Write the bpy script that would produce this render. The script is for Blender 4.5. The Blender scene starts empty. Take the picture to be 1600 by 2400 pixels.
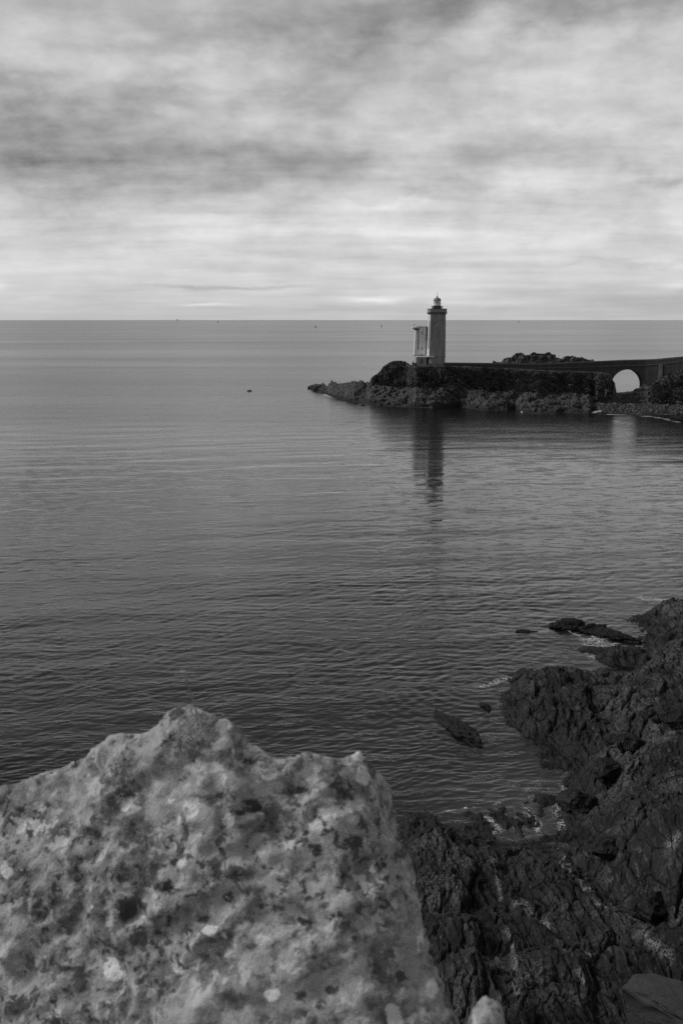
import bpy, bmesh, math, random
import numpy as np
from mathutils import Vector

sc = bpy.context.scene
col = sc.collection
R = math.radians

# ------------------------------------------------------------------ camera
H = 31.0                      # camera height above the sea, metres
F = 2333.0                    # focal length in photo pixels (35 mm lens, upright full frame)
V0 = 746.4                    # photo row of the true horizontal
PIT = math.atan((1200 - V0) / F)
cp, sp = math.cos(PIT), math.sin(PIT)
cam_d = bpy.data.cameras.new('camera')
cam = bpy.data.objects.new('camera', cam_d)
col.objects.link(cam)
cam.location = (0, 0, H)
cam.rotation_euler = (R(90) - PIT, 0, 0)
cam_d.sensor_fit = 'VERTICAL'
cam_d.sensor_height = 36.0
cam_d.sensor_width = 24.0
cam_d.lens = 35.0
cam_d.clip_start = 0.05
cam_d.clip_end = 60000
cam_d.dof.use_dof = True
cam_d.dof.focus_distance = 200.0
cam_d.dof.aperture_fstop = 6.0
cam_d.dof.aperture_blades = 0
sc.camera = cam


def ray(u, v):
    a = (u - 800) / F
    b = (1200 - v) / F
    dy = cp + b * sp
    return a / dy, (b * cp - sp) / dy          # dx/dy, dz/dy


def W(u, v, z=0.0):                             # point on the level z seen at a photo pixel
    rx, rz = ray(u, v)
    Y = (z - H) / rz
    return np.array((rx * Y, Y, z))


def P(u, v, Y):                                 # point at depth Y seen at a photo pixel
    rx, rz = ray(u, v)
    return np.array((rx * Y, Y, H + rz * Y))


# ------------------------------------------------------------------ light and sky
SUN_EL, SUN_AZ = 38.0, -78.0                    # azimuth from +Y, clockwise positive
sun_d = bpy.data.lights.new('sun', 'SUN')
sun_d.energy = 2.1
sun_d.angle = R(24)
sun_d.color = (1, 1, 1)
sun = bpy.data.objects.new('sun', sun_d)
col.objects.link(sun)
sun.location = (-200, 40, 300)
sdir = Vector((math.sin(R(SUN_AZ)) * math.cos(R(SUN_EL)), math.cos(R(SUN_AZ)) * math.cos(R(SUN_EL)), math.sin(R(SUN_EL))))
sun.rotation_euler = sdir.to_track_quat('Z', 'Y').to_euler()

sc.view_settings.view_transform = 'Standard'
sc.view_settings.look = 'None'
sc.view_settings.exposure = 0.0
sc.view_settings.gamma = 1.0
sc.view_settings.use_curve_mapping = False
sc.render.engine = 'CYCLES'
sc.cycles.max_bounces = 8
sc.cycles.diffuse_bounces = 2
sc.cycles.glossy_bounces = 3
sc.cycles.use_denoising = False
sc.cycles.use_adaptive_sampling = False


class NT:
    """small helper to write node trees"""
    def __init__(self, tree):
        self.t = tree
        self.n = tree.nodes
        self.l = tree.links

    def new(self, typ, **kw):
        n = self.n.new(typ)
        for k, v in kw.items():
            setattr(n, k, v)
        return n

    def put(self, sock, v):
        if hasattr(v, 'is_output'):
            self.l.new(v, sock)
        elif isinstance(v, (tuple, list)) and len(v) == 3 and sock.type == 'RGBA':
            sock.default_value = (*v, 1)
        else:
            sock.default_value = v

    def m(self, op, a, b=None, c=None, clamp=False):
        n = self.new('ShaderNodeMath', operation=op)
        n.use_clamp = clamp
        self.put(n.inputs[0], a)
        if b is not None:
            self.put(n.inputs[1], b)
        if c is not None:
            self.put(n.inputs[2], c)
        return n.outputs[0]

    def mixf(self, f, a, b):
        n = self.new('ShaderNodeMix', data_type='FLOAT')
        self.put(n.inputs[0], f)
        self.put(n.inputs[2], a)
        self.put(n.inputs[3], b)
        return n.outputs[0]

    def ramp(self, f, a, b, lo=0.0, hi=1.0, smooth=True):
        n = self.new('ShaderNodeMapRange')
        n.interpolation_type = 'SMOOTHSTEP' if smooth else 'LINEAR'
        self.put(n.inputs[0], f)
        n.inputs[1].default_value = a
        n.inputs[2].default_value = b
        n.inputs[3].default_value = lo
        n.inputs[4].default_value = hi
        return n.outputs[0]

    def noise(self, vec, scale, detail=4, rough=0.55, dist=0.0, lac=2.0):
        n = self.new('ShaderNodeTexNoise')
        if vec is not None:
            self.l.new(vec, n.inputs['Vector'])
        n.inputs['Scale'].default_value = scale
        n.inputs['Detail'].default_value = detail
        n.inputs['Roughness'].default_value = rough
        n.inputs['Distortion'].default_value = dist
        n.inputs['Lacunarity'].default_value = lac
        return n.outputs[0]

    def voro(self, vec, scale, feature='F1', rnd=1.0):
        n = self.new('ShaderNodeTexVoronoi', feature=feature)
        self.l.new(vec, n.inputs['Vector'])
        n.inputs['Scale'].default_value = scale
        n.inputs['Randomness'].default_value = rnd
        return n.outputs

    def scale(self, vec, s, rot=(0, 0, 0)):
        n = self.new('ShaderNodeMapping')
        self.l.new(vec, n.inputs['Vector'])
        n.inputs['Scale'].default_value = s
        n.inputs['Rotation'].default_value = rot
        return n.outputs[0]

    def xyz(self, x, y, z):
        n = self.new('ShaderNodeCombineXYZ')
        self.put(n.inputs[0], x)
        self.put(n.inputs[1], y)
        self.put(n.inputs[2], z)
        return n.outputs[0]

    def bump(self, h, strength, dist, normal=None):
        n = self.new('ShaderNodeBump')
        n.inputs['Strength'].default_value = strength
        n.inputs['Distance'].default_value = dist
        self.put(n.inputs['Height'], h)
        if normal is not None:
            self.l.new(normal, n.inputs['Normal'])
        return n.outputs[0]

    def grey(self, v):
        n = self.new('ShaderNodeCombineColor')
        for i in range(3):
            self.put(n.inputs[i], v)
        return n.outputs[0]


world = bpy.data.worlds.new('World')
sc.world = world
world.use_nodes = True
wt = NT(world.node_tree)
wt.n.clear()
wout = wt.new('ShaderNodeOutputWorld')
bg = wt.new('ShaderNodeBackground')
bg.inputs['Strength'].default_value = 0.1
wt.l.new(bg.outputs[0], wout.inputs[0])
sky = wt.new('ShaderNodeTexSky', sky_type='NISHITA')
sky.sun_disc = False
sky.sun_elevation = R(SUN_EL)
sky.sun_rotation = R(SUN_AZ)
skybw = wt.new('ShaderNodeRGBToBW')
wt.l.new(sky.outputs[0], skybw.inputs[0])
tc = wt.new('ShaderNodeTexCoord')
sx = wt.new('ShaderNodeSeparateXYZ')
wt.l.new(tc.outputs['Generated'], sx.inputs[0])
X_, Y_, Z_ = sx.outputs
zc = wt.m('MAXIMUM', Z_, 0.0)
den = wt.m('ADD', zc, 0.085)
cx = wt.m('DIVIDE', X_, den)
cy = wt.m('DIVIDE', Y_, den)
pv = wt.xyz(wt.m('MULTIPLY', cx, 0.62), cy, 3.7)
n1 = wt.noise(pv, 0.75, 9, 0.52, 0.0)
n2 = wt.noise(wt.xyz(wt.m('MULTIPLY', cx, 0.55), cy, 11.3), 2.1, 8, 0.56, 0.0)
# direction as azimuth and elevation slope, gently warped by noise so cloud edges are ragged
az0 = wt.m('ARCTAN2', X_, Y_)
el0 = wt.m('DIVIDE', Z_, wt.m('SQRT', wt.m('ADD', wt.m('MULTIPLY', X_, X_), wt.m('MULTIPLY', Y_, Y_))))
aev = wt.xyz(wt.m('MULTIPLY', az0, 0.45), el0, 0.0)
wn = wt.noise(aev, 26, 6, 0.6)
wn2 = wt.noise(wt.xyz(wt.m('MULTIPLY', az0, 0.5), el0, 5.0), 11, 6, 0.6)
az = wt.m('ADD', az0, wt.m('MULTIPLY', wt.m('SUBTRACT', wn2, 0.5), 0.10))
elb = wt.m('MULTIPLY', wt.m('MULTIPLY_ADD', el0, 1.6, 0.02, clamp=True), wt.m('SUBTRACT', wn, 0.5))
el = wt.m('ADD', el0, wt.m('MULTIPLY', elb, 0.30))


def cloud(u, v, su, sv, amp):
    """one bank of darker or brighter cloud at a bearing and height above the horizon"""
    rx, rz = ray(u, v)
    a0, e0 = math.atan(rx), rz / math.sqrt(1 + rx * rx)
    da = wt.m('DIVIDE', wt.m('SUBTRACT', az, a0), su / F)
    de = wt.m('DIVIDE', wt.m('SUBTRACT', el, e0), sv / F)
    q = wt.m('ADD', wt.m('MULTIPLY', da, da), wt.m('MULTIPLY', de, de))
    return wt.m('MULTIPLY', wt.m('EXPONENT', wt.m('MULTIPLY', q, -1.0)), amp)


cr = wt.new('ShaderNodeValToRGB')
wt.l.new(zc, cr.inputs[0])
els = cr.color_ramp.elements
els[0].position, els[0].color = 0.0, (0.56, 0.56, 0.56, 1)
els[1].position, els[1].color = 1.0, (0.20, 0.20, 0.20, 1)
for p_, v_ in ((0.03, 0.66), (0.075, 0.70), (0.13, 0.66), (0.2, 0.60), (0.28, 0.48), (0.36, 0.26), (0.6, 0.17)):
    e = els.new(p_)
    e.color = (v_, v_, v_, 1)
base = wt.new('ShaderNodeRGBToBW')
wt.l.new(cr.outputs[0], base.inputs[0])
amp1 = wt.ramp(zc, 0.0, 0.17, 0.16, 0.60, False)
amp2 = wt.ramp(zc, 0.0, 0.12, 0.26, 0.55, False)
n3 = wt.ramp(wt.noise(wt.xyz(wt.m('MULTIPLY', az0, 0.62), el0, 2.0), 9.5, 10, 0.57, 0.0), 0.33, 0.67, 0.0, 1.0)
amp3 = wt.ramp(zc, 0.03, 0.15, 0.02, 0.22, False)
tex = wt.m('ADD', wt.m('MULTIPLY', wt.m('SUBTRACT', n1, 0.5), amp1), wt.m('MULTIPLY', wt.m('SUBTRACT', n2, 0.5), amp2))
n4 = wt.ramp(wt.noise(wt.xyz(wt.m('MULTIPLY', az0, 0.55), el0, 8.0), 24, 9, 0.60, 0.0), 0.30, 0.70, 0.0, 1.0)
amp4 = wt.ramp(zc, 0.005, 0.10, 0.05, 0.24, False)
bl = wt.noise(wt.xyz(wt.m('MULTIPLY', cx, 0.75), cy, 21.0), 1.25, 7, 0.5, 0.0)
bl = wt.m('SUBTRACT', wt.m('MULTIPLY', wt.m('ABSOLUTE', wt.m('SUBTRACT', bl, 0.5)), 2.0), 0.17)
bl2 = wt.noise(wt.xyz(wt.m('MULTIPLY', az0, 0.7), el0, 14.0), 15, 7, 0.52, 0.0)
bl2 = wt.m('SUBTRACT', wt.m('MULTIPLY', wt.m('ABSOLUTE', wt.m('SUBTRACT', bl2, 0.5)), 2.0), 0.17)
ampb = wt.ramp(zc, 0.0, 0.14, 0.10, 0.55, False)
tex = wt.m('ADD', tex, wt.m('MULTIPLY', wt.m('ADD', bl, wt.m('MULTIPLY', bl2, 0.8)), ampb))
tex = wt.m('ADD', tex, wt.m('ADD', wt.m('MULTIPLY', wt.m('SUBTRACT', n3, 0.5), amp3), wt.m('MULTIPLY', wt.m('SUBTRACT', n4, 0.5), amp4)))
lum = wt.m('MULTIPLY', base.outputs[0], wt.m('ADD', tex, 1.0))
add = None
for a in ((120, 400, 420, 100, -0.27), (640, 385, 260, 60, -0.11), (1200, 5, 560, 65, -0.20), (80, 270, 420, 90, -0.11),
          (1560, 705, 260, 30, -0.15), (560, 672, 190, 4.5, -0.17), (1500, 617, 170, 7, -0.10),
          (1580, 405, 110, 13, -0.13), (1120, 410, 60, 14, -0.07), (860, 724, 330, 9, -0.07), (760, 690, 120, 6, -0.05),
          (890, 703, 70, 7, 0.22), (1080, 706, 60, 9, 0.08), (1190, 709, 50, 7, 0.07), (490, 713, 55, 4, 0.16), (10, 665, 30, 16, 0.10), (120, 700, 30, 6, 0.06), (470, 165, 150, 42, 0.12), (1330, 240, 260, 60, 0.09),
          (60, 110, 170, 80, 0.08), (930, 480, 190, 10, 0.07), (260, 575, 420, 40, 0.03), (1590, 668, 40, 10, 0.15)):
    c = cloud(*a)
    add = c if add is None else wt.m('ADD', add, c)
lum = wt.m('MAXIMUM', wt.m('ADD', lum, add), 0.12)
lum = wt.m('ADD', wt.m('MULTIPLY', lum, 10.0 * 0.95), wt.m('MULTIPLY', skybw.outputs[0], 0.05))
wt.l.new(wt.grey(lum), bg.inputs['Color'])

# ------------------------------------------------------------------ noise in numpy
rng = np.random.RandomState(7)
PERM = np.concatenate([rng.permutation(256)] * 2).astype(np.int32)
_g = rng.normal(size=(256, 3))
G3 = (_g / np.linalg.norm(_g, axis=1)[:, None]).astype(np.float32)
_a = rng.rand(256) * 2 * np.pi
G2 = np.stack([np.cos(_a), np.sin(_a)], 1).astype(np.float32)


def noise3(p):
    p = np.asarray(p, np.float32)
    i = np.floor(p).astype(np.int32)
    f = p - i
    w = f * f * f * (f * (f * 6 - 15) + 10)
    i &= 255
    out = 0
    for dx in (0, 1):
        a = PERM[(i[:, 0] + dx) & 255]
        wx = w[:, 0] if dx else 1 - w[:, 0]
        for dy in (0, 1):
            b = PERM[(a + i[:, 1] + dy) & 255]
            wy = wx * (w[:, 1] if dy else 1 - w[:, 1])
            for dz in (0, 1):
                g = G3[PERM[(b + i[:, 2] + dz) & 255]]
                d = g[:, 0] * (f[:, 0] - dx) + g[:, 1] * (f[:, 1] - dy) + g[:, 2] * (f[:, 2] - dz)
                out = out + d * wy * (w[:, 2] if dz else 1 - w[:, 2])
    return out * 1.6


def noise2(x, y):
    ix = np.floor(x).astype(np.int32)
    iy = np.floor(y).astype(np.int32)
    fx, fy = x - ix, y - iy
    wx = fx * fx * fx * (fx * (fx * 6 - 15) + 10)
    wy = fy * fy * fy * (fy * (fy * 6 - 15) + 10)
    ix &= 255
    iy &= 255
    out = 0
    for dx in (0, 1):
        a = PERM[(ix + dx) & 255]
        for dy in (0, 1):
            g = G2[PERM[(a + iy + dy) & 255]]
            d = g[:, 0] * (fx - dx) + g[:, 1] * (fy - dy)
            out = out + d * (wx if dx else 1 - wx) * (wy if dy else 1 - wy)
    return out * 1.5


def fbm2(x, y, o=4, r=0.5):
    s, a = 0, 1.0
    for k in range(o):
        s = s + a * noise2(x * 2 ** k + 17.3 * k, y * 2 ** k - 9.1 * k)
        a *= r
    return s


def rid2(x, y, o=4, r=0.5):
    s, a = 0, 1.0
    for k in range(o):
        s = s + a * (1 - 2 * np.abs(noise2(x * 2 ** k + 31.7 * k, y * 2 ** k + 5.9 * k)))
        a *= r
    return s


def fbm3(p, o=4, r=0.5):
    s, a = 0, 1.0
    for k in range(o):
        s = s + a * noise3(p * 2 ** k + 13.1 * k)
        a *= r
    return s


def rid3(p, o=4, r=0.5):
    s, a = 0, 1.0
    for k in range(o):
        s = s + a * (1 - 2 * np.abs(noise3(p * 2 ** k + 7.7 * k)))
        a *= r
    return s


def voro2(x, y):
    """distance to the nearest and second nearest cell point, a value per cell and the offset from its point"""
    ix = np.floor(x).astype(np.int32)
    iy = np.floor(y).astype(np.int32)
    f1 = np.full(x.shape, 9.0)
    f2 = np.full(x.shape, 9.0)
    cid = np.zeros(x.shape)
    ex = np.zeros(x.shape)
    ey = np.zeros(x.shape)
    for dx in (-1, 0, 1):
        for dy in (-1, 0, 1):
            h = PERM[(PERM[(ix + dx) & 255] + iy + dy) & 255]
            jx = PERM[h] / 255.0
            jy = PERM[(h + 57) & 255] / 255.0
            qx, qy = x - (ix + dx + jx), y - (iy + dy + jy)
            d = np.hypot(qx, qy)
            nn = d < f1
            f2 = np.where(nn, f1, np.minimum(f2, d))
            cid = np.where(nn, PERM[(h + 101) & 255] / 255.0, cid)
            ex = np.where(nn, qx, ex)
            ey = np.where(nn, qy, ey)
            f1 = np.where(nn, d, f1)
    return f1, f2, cid, ex, ey


def sstep(a, b, x):
    t = np.clip((x - a) / (b - a), 0, 1)
    return t * t * (3 - 2 * t)


# ------------------------------------------------------------------ mesh helpers
def link(name, me, mat=None, parent=None):
    o = bpy.data.objects.new(name, me)
    col.objects.link(o)
    if mat is not None:
        me.materials.append(mat)
    if parent is not None:
        o.parent = parent
    return o


def tag(o, label=None, cat=None, group=None, kind=None):
    for k, v in (('label', label), ('category', cat), ('group', group), ('kind', kind)):
        if v:
            o[k] = v
    return o


def empty(name, loc):
    o = bpy.data.objects.new(name, None)
    o.empty_display_size = 0.3
    o.location = loc
    col.objects.link(o)
    return o


def grid_mesh(name, V, closed_u=False, smooth=True, attrs=None):
    """V: rows x cols x 3"""
    r, c = V.shape[:2]
    idx = np.arange(r * c).reshape(r, c)
    a, b, d, e = idx[:-1, :-1], idx[:-1, 1:], idx[1:, 1:], idx[1:, :-1]
    if closed_u:
        nx = np.roll(idx, -1, 1)
        a, b, d, e = idx[:-1], nx[:-1], nx[1:], idx[1:]
    q = np.stack([a, b, d, e], -1).reshape(-1, 4)
    return quad_mesh(name, V.reshape(-1, 3), q, smooth, attrs)


def quad_mesh(name, V, q, smooth=True, attrs=None):
    me = bpy.data.meshes.new(name)
    me.vertices.add(len(V))
    me.vertices.foreach_set('co', np.asarray(V, np.float32).ravel())
    k = q.shape[1]
    me.loops.add(q.size)
    me.loops.foreach_set('vertex_index', q.astype(np.int32).ravel())
    me.polygons.add(len(q))
    me.polygons.foreach_set('loop_start', np.arange(0, q.size, k, dtype=np.int32))
    me.polygons.foreach_set('loop_total', np.full(len(q), k, np.int32))
    me.polygons.foreach_set('use_smooth', np.full(len(q), smooth, bool))
    me.update(calc_edges=True)
    for n_, val in (attrs or {}).items():
        at = me.attributes.new(n_, 'FLOAT', 'POINT')
        at.data.foreach_set('value', np.asarray(val, np.float32).ravel())
    return me


class MB:
    def __init__(self):
        self.v, self.f = [], []

    def box(self, x0, x1, y0, y1, z0, z1):
        return self.prism([(x0, y0), (x1, y0), (x1, y1), (x0, y1)], z0, z1)

    def prism(self, poly, z0, z1, top=None):
        top = top or poly
        n, b = len(poly), len(self.v)
        self.v += [(x, y, z0) for x, y in poly] + [(x, y, z1) for x, y in top]
        self.f += [(b + i, b + (i + 1) % n, b + n + (i + 1) % n, b + n + i) for i in range(n)]
        self.f += [tuple(range(b + n - 1, b - 1, -1)), tuple(range(b + n, b + 2 * n))]
        return self

    def hexa(self, pts):
        """eight corners: bottom ring then top ring"""
        b = len(self.v)
        self.v += [tuple(p) for p in pts]
        for f in ((3, 2, 1, 0), (4, 5, 6, 7), (0, 1, 5, 4), (1, 2, 6, 5), (2, 3, 7, 6), (3, 0, 4, 7)):
            self.f.append(tuple(b + i for i in f))
        return self

    def lathe(self, prof, n=20, c=(0, 0)):
        b = len(self.v)
        for r, z in prof:
            self.v += [(c[0] + r * math.cos(2 * math.pi * i / n), c[1] + r * math.sin(2 * math.pi * i / n), z) for i in range(n)]
        for k in range(len(prof) - 1):
            for i in range(n):
                j = (i + 1) % n
                self.f.append((b + k * n + i, b + k * n + j, b + (k + 1) * n + j, b + (k + 1) * n + i))
        self.f.append(tuple(range(b + n - 1, b - 1, -1)))
        m_ = b + (len(prof) - 1) * n
        self.f.append(tuple(range(m_, m_ + n)))
        return self

    def tube(self, p, q, r0, r1=None, n=6):
        r1 = r0 if r1 is None else r1
        p, q = Vector(p), Vector(q)
        d = (q - p).normalized()
        s = d.cross(Vector((0.31, 0.2, 0.93))).normalized()
        t = d.cross(s)
        b = len(self.v)
        for o, r in ((p, r0), (q, r1)):
            for i in range(n):
                a = 2 * math.pi * i / n
                self.v.append(tuple(o + s * (r * math.cos(a)) + t * (r * math.sin(a))))
        for i in range(n):
            j = (i + 1) % n
            self.f.append((b + i, b + j, b + n + j, b + n + i))
        self.f += [tuple(range(b + n - 1, b - 1, -1)), tuple(range(b + n, b + 2 * n))]
        return self

    def tri(self, a, b, c):
        k = len(self.v)
        self.v += [tuple(a), tuple(b), tuple(c)]
        self.f.append((k, k + 1, k + 2))
        return self

    def mesh(self, name, smooth=False):
        me = bpy.data.meshes.new(name)
        me.from_pydata(self.v, [], self.f)
        bm = bmesh.new()
        bm.from_mesh(me)
        bmesh.ops.recalc_face_normals(bm, faces=bm.faces[:])
        bm.to_mesh(me)
        bm.free()
        if smooth:
            me.polygons.foreach_set('use_smooth', np.full(len(me.polygons), True))
        return me

    def build(self, name, mat, parent=None, smooth=False):
        return link(name, self.mesh(name, smooth), mat, parent)


# ------------------------------------------------------------------ materials (the photograph is black and white)
def new_mat(name):
    m = bpy.data.materials.new(name)
    m.use_nodes = True
    t = NT(m.node_tree)
    b = m.node_tree.nodes['Principled BSDF']
    return m, t, b


def simple(name, v, rough=0.8, var=0.25, sc_=1.5, bump=0.0, streak=False, spec=0.3):
    m, t, b = new_mat(name)
    tcx = t.new('ShaderNodeTexCoord').outputs['Object']
    n = t.noise(tcx, sc_, 6, 0.6)
    f = n
    if streak:
        n3 = t.noise(t.scale(tcx, (1.6, 1.6, 0.12)), 1.2, 5, 0.6)
        f = t.mixf(0.55, n, n3)
    c = t.ramp(f, 0.3, 0.7, v * (1 - var), v * (1 + var), False)
    t.l.new(t.grey(c), b.inputs['Base Color'])
    b.inputs['Roughness'].default_value = rough
    b.inputs['Specular IOR Level'].default_value = spec
    if bump:
        t.l.new(t.bump(n, 1.0, bump), b.inputs['Normal'])
    return m


M = {}
M['granite'] = simple('granite', 0.235, 0.85, 0.40, 0.6, 0.05, True)
M['granite_dark'] = simple('granite_dark', 0.10, 0.9, 0.3, 1.2, 0.05)
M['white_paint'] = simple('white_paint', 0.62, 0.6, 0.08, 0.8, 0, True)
M['concrete'] = simple('concrete', 0.66, 0.85, 0.22, 0.5, 0.0, True)
M['concrete_dark'] = simple('concrete_dark', 0.16, 0.9, 0.3, 0.7, 0.0, True)
M['render'] = simple('pale_render', 0.23, 0.85, 0.2, 0.8, 0.0, True)
M['lead'] = simple('lead', 0.22, 0.5, 0.2, 2.0)
M['black'] = simple('black_paint', 0.025, 0.5, 0.2, 2.0)
M['masonry'] = simple('masonry', 0.050, 0.9, 0.45, 0.45, 0.12, True, 0.2)
M['coping'] = simple('coping', 0.11, 0.9, 0.3, 0.8, 0.05, False, 0.2)
M['hull'] = simple('hull_paint', 0.16, 0.4, 0.1, 1.0)
M['sail_white'] = simple('sail_cloth', 0.8, 0.8, 0.05, 1.0)
M['sail_dark'] = simple('dark_sail_cloth', 0.03, 0.8, 0.1, 1.0)
M['scrub'] = simple('scrub_leaves', 0.075, 0.85, 0.85, 0.30, 0, False, 0.1)
M['twig'] = simple('bare_twigs', 0.35, 0.8, 0.2, 2.0, 0, False, 0.1)
M['straw'] = simple('dry_grass', 0.38, 0.85, 0.5, 9.0, 0, False, 0.1)
# window glass and lantern glass
g, gt, gb = new_mat('dark_glass')
gb.inputs['Base Color'].default_value = (0.02, 0.02, 0.02, 1)
gb.inputs['Roughness'].default_value = 0.08
M['glass'] = g
g, gt, gb = new_mat('lantern_glass')
gb.inputs['Base Color'].default_value = (0.9, 0.9, 0.9, 1)
gb.inputs['Roughness'].default_value = 0.05
gb.inputs['Transmission Weight'].default_value = 0.9
gb.inputs['IOR'].default_value = 1.05
M['lantern'] = g


def shore_material(name, lo, hi, pale, wet_z, sc_=1.0, pale_amt=0.5):
    """dark foliated coast rock: strands along the strike, pale crusts above the tide mark, wet and darker below it"""
    m, t, b = new_mat(name)
    pos = t.new('ShaderNodeTexCoord').outputs['Object']
    sep = t.new('ShaderNodeSeparateXYZ')
    t.l.new(pos, sep.inputs[0])
    big = t.noise(pos, 0.22 * sc_, 5, 0.6)
    fine = t.noise(pos, 3.2 * sc_, 7, 0.68)
    strand = t.noise(t.scale(pos, (2.6, 0.5, 1.0), (0, 0, R(8))), 1.3 * sc_, 6, 0.65, 0.8)
    crack = t.voro(t.scale(pos, (1.0, 0.55, 0.8)), 1.0 * sc_, 'DISTANCE_TO_EDGE')[0]
    mixn = t.m('ADD', t.m('MULTIPLY', strand, 0.45), t.m('ADD', t.m('MULTIPLY', fine, 0.35), t.m('MULTIPLY', big, 0.20)))
    c = t.ramp(mixn, 0.36, 0.64, lo, hi, False)
    bed = t.noise(t.scale(pos, (2.2, 0.5, 1.0), (0, 0, R(8))), 0.33 * sc_, 4, 0.55, 0.6)
    c = t.m('MULTIPLY', c, t.ramp(bed, 0.36, 0.64, 0.55, 1.45, False))
    # pale lichen crust, speckled
    sp_ = t.noise(pos, 5.5 * sc_, 6, 0.75)
    pa = t.m('MULTIPLY', t.ramp(big, 0.42, 0.60), t.ramp(sp_, 0.46, 0.54))
    dry = t.ramp(t.m('ADD', sep.outputs[2], t.m('MULTIPLY', big, 1.5)), wet_z, wet_z + 2.2)
    pa = t.m('MULTIPLY', t.m('MULTIPLY', pa, dry), pale_amt)
    c = t.mixf(pa, c, pale)
    st_ = t.m('MULTIPLY', t.m('MULTIPLY', t.ramp(strand, 0.55, 0.63), t.ramp(fine, 0.42, 0.55)), t.ramp(dry, 0, 1, 0.25, 0.75, False))
    c = t.mixf(st_, c, pale * 0.75)
    wet = t.m('SUBTRACT', 1.0, dry)
    c = t.m('MULTIPLY', c, t.ramp(wet, 0, 1, 1.0, 0.62, False))
    c = t.m('MULTIPLY', c, t.ramp(crack, 0.0, 0.035, 0.35, 1.0, False))
    at = t.new('ShaderNodeAttribute', attribute_name='vein')
    vn = t.m('MULTIPLY', at.outputs['Fac'], t.ramp(t.noise(pos, 7, 5, 0.7), 0.40, 0.56))
    c = t.mixf(t.m('MULTIPLY', vn, 1.0, clamp=True), c, 0.25)
    t.l.new(t.grey(c), b.inputs['Base Color'])
    t.l.new(t.ramp(wet, 0, 1, 0.9, 0.55, False), b.inputs['Roughness'])
    b.inputs['Specular IOR Level'].default_value = 0.25
    bn = t.bump(strand, 1.0, 0.22 / sc_)
    bn = t.bump(fine, 1.0, 0.16 / sc_, bn)
    bn = t.bump(t.ramp(crack, 0, 0.06, 0, 1), 0.8, 0.10 / sc_, bn)
    t.l.new(bn, b.inputs['Normal'])
    return m


M['shore'] = shore_material('shore_rock', 0.006, 0.042, 0.15, 0.7, 1.0, 0.75)
M['reef'] = shore_material('reef_rock', 0.006, 0.026, 0.05, 1.5)

# headland: bare rock low down, dark scrub and grass on top
m, t, b = new_mat('headland_ground')
pos = t.new('ShaderNodeTexCoord').outputs['Object']
av = t.new('ShaderNodeAttribute', attribute_name='veg').outputs['Fac']
asand = t.new('ShaderNodeAttribute', attribute_name='sand').outputs['Fac']
sep = t.new('ShaderNodeSeparateXYZ')
t.l.new(pos, sep.inputs[0])
nb = t.noise(pos, 0.12, 6, 0.62)
nf = t.noise(pos, 0.9, 7, 0.7)
ns = t.noise(t.scale(pos, (0.5, 0.5, 1.6), (0, R(28), 0)), 0.7, 6, 0.65, 0.6)
rock = t.ramp(t.m('ADD', t.m('MULTIPLY', nf, 0.5), t.m('MULTIPLY', ns, 0.5)), 0.34, 0.66, 0.034, 0.125, False)
rock = t.m('MULTIPLY', rock, t.ramp(sep.outputs[2], 0.3, 2.2, 0.45, 1.0))
veg = t.ramp(t.noise(t.scale(pos, (1.0, 1.0, 0.4)), 0.8, 7, 0.72), 0.35, 0.68, 0.012, 0.10, False)
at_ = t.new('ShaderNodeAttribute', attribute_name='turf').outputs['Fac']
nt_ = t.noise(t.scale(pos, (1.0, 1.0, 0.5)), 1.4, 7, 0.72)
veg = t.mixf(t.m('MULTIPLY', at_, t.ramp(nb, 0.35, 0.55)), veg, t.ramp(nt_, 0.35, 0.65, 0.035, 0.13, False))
vm = t.ramp(t.m('ADD', av, t.m('MULTIPLY', t.m('SUBTRACT', nb, 0.5), 0.9)), 0.42, 0.58)
c = t.mixf(vm, rock, veg)
sm = t.ramp(t.m('ADD', asand, t.m('MULTIPLY', t.m('SUBTRACT', nf, 0.5), 0.5)), 0.45, 0.55)
c = t.mixf(sm, c, 0.42)
t.l.new(t.grey(c), b.inputs['Base Color'])
b.inputs['Roughness'].default_value = 0.9
b.inputs['Specular IOR Level'].default_value = 0.15
bn = t.bump(ns, 1.0, 0.5)
bn = t.bump(nf, 1.0, 0.6, bn)
t.l.new(bn, b.inputs['Normal'])
M['headland'] = m

# lichen-covered granite of the boulder at the camera
m, t, b = new_mat('lichened_rock')
pos = t.new('ShaderNodeTexCoord').outputs['Object']
wv = t.new('ShaderNodeTexNoise')
t.l.new(pos, wv.inputs['Vector'])
wv.inputs['Scale'].default_value = 22
wv.inputs['Detail'].default_value = 4
wadd = t.new('ShaderNodeMixRGB', blend_type='LINEAR_LIGHT')
wadd.inputs[0].default_value = 0.022
t.l.new(pos, wadd.inputs[1])
t.l.new(wv.outputs['Color'], wadd.inputs[2])
wp = wadd.outputs[0]
n_big = t.noise(pos, 3.4, 5, 0.6)
n_mid = t.noise(wp, 10, 6, 0.62)
n_fin = t.noise(pos, 55, 6, 0.7)
c = t.ramp(t.m('ADD', t.m('MULTIPLY', n_mid, 0.55), t.m('MULTIPLY', n_fin, 0.45)), 0.40, 0.58, 0.10, 0.32, False)
# grey crust with crisp edges over more than half of the stone
n_cr = t.noise(wp, 9.0, 8, 0.70)
cr_ = t.ramp(n_cr, 0.45, 0.52)
c = t.mixf(t.m('MULTIPLY', cr_, 0.8), c, t.ramp(n_fin, 0.3, 0.7, 0.36, 0.52, False))
n_cr2 = t.noise(wp, 19, 7, 0.68)
c = t.mixf(t.m('MULTIPLY', t.ramp(n_cr2, 0.54, 0.60), 0.8), c, 0.60)
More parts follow.
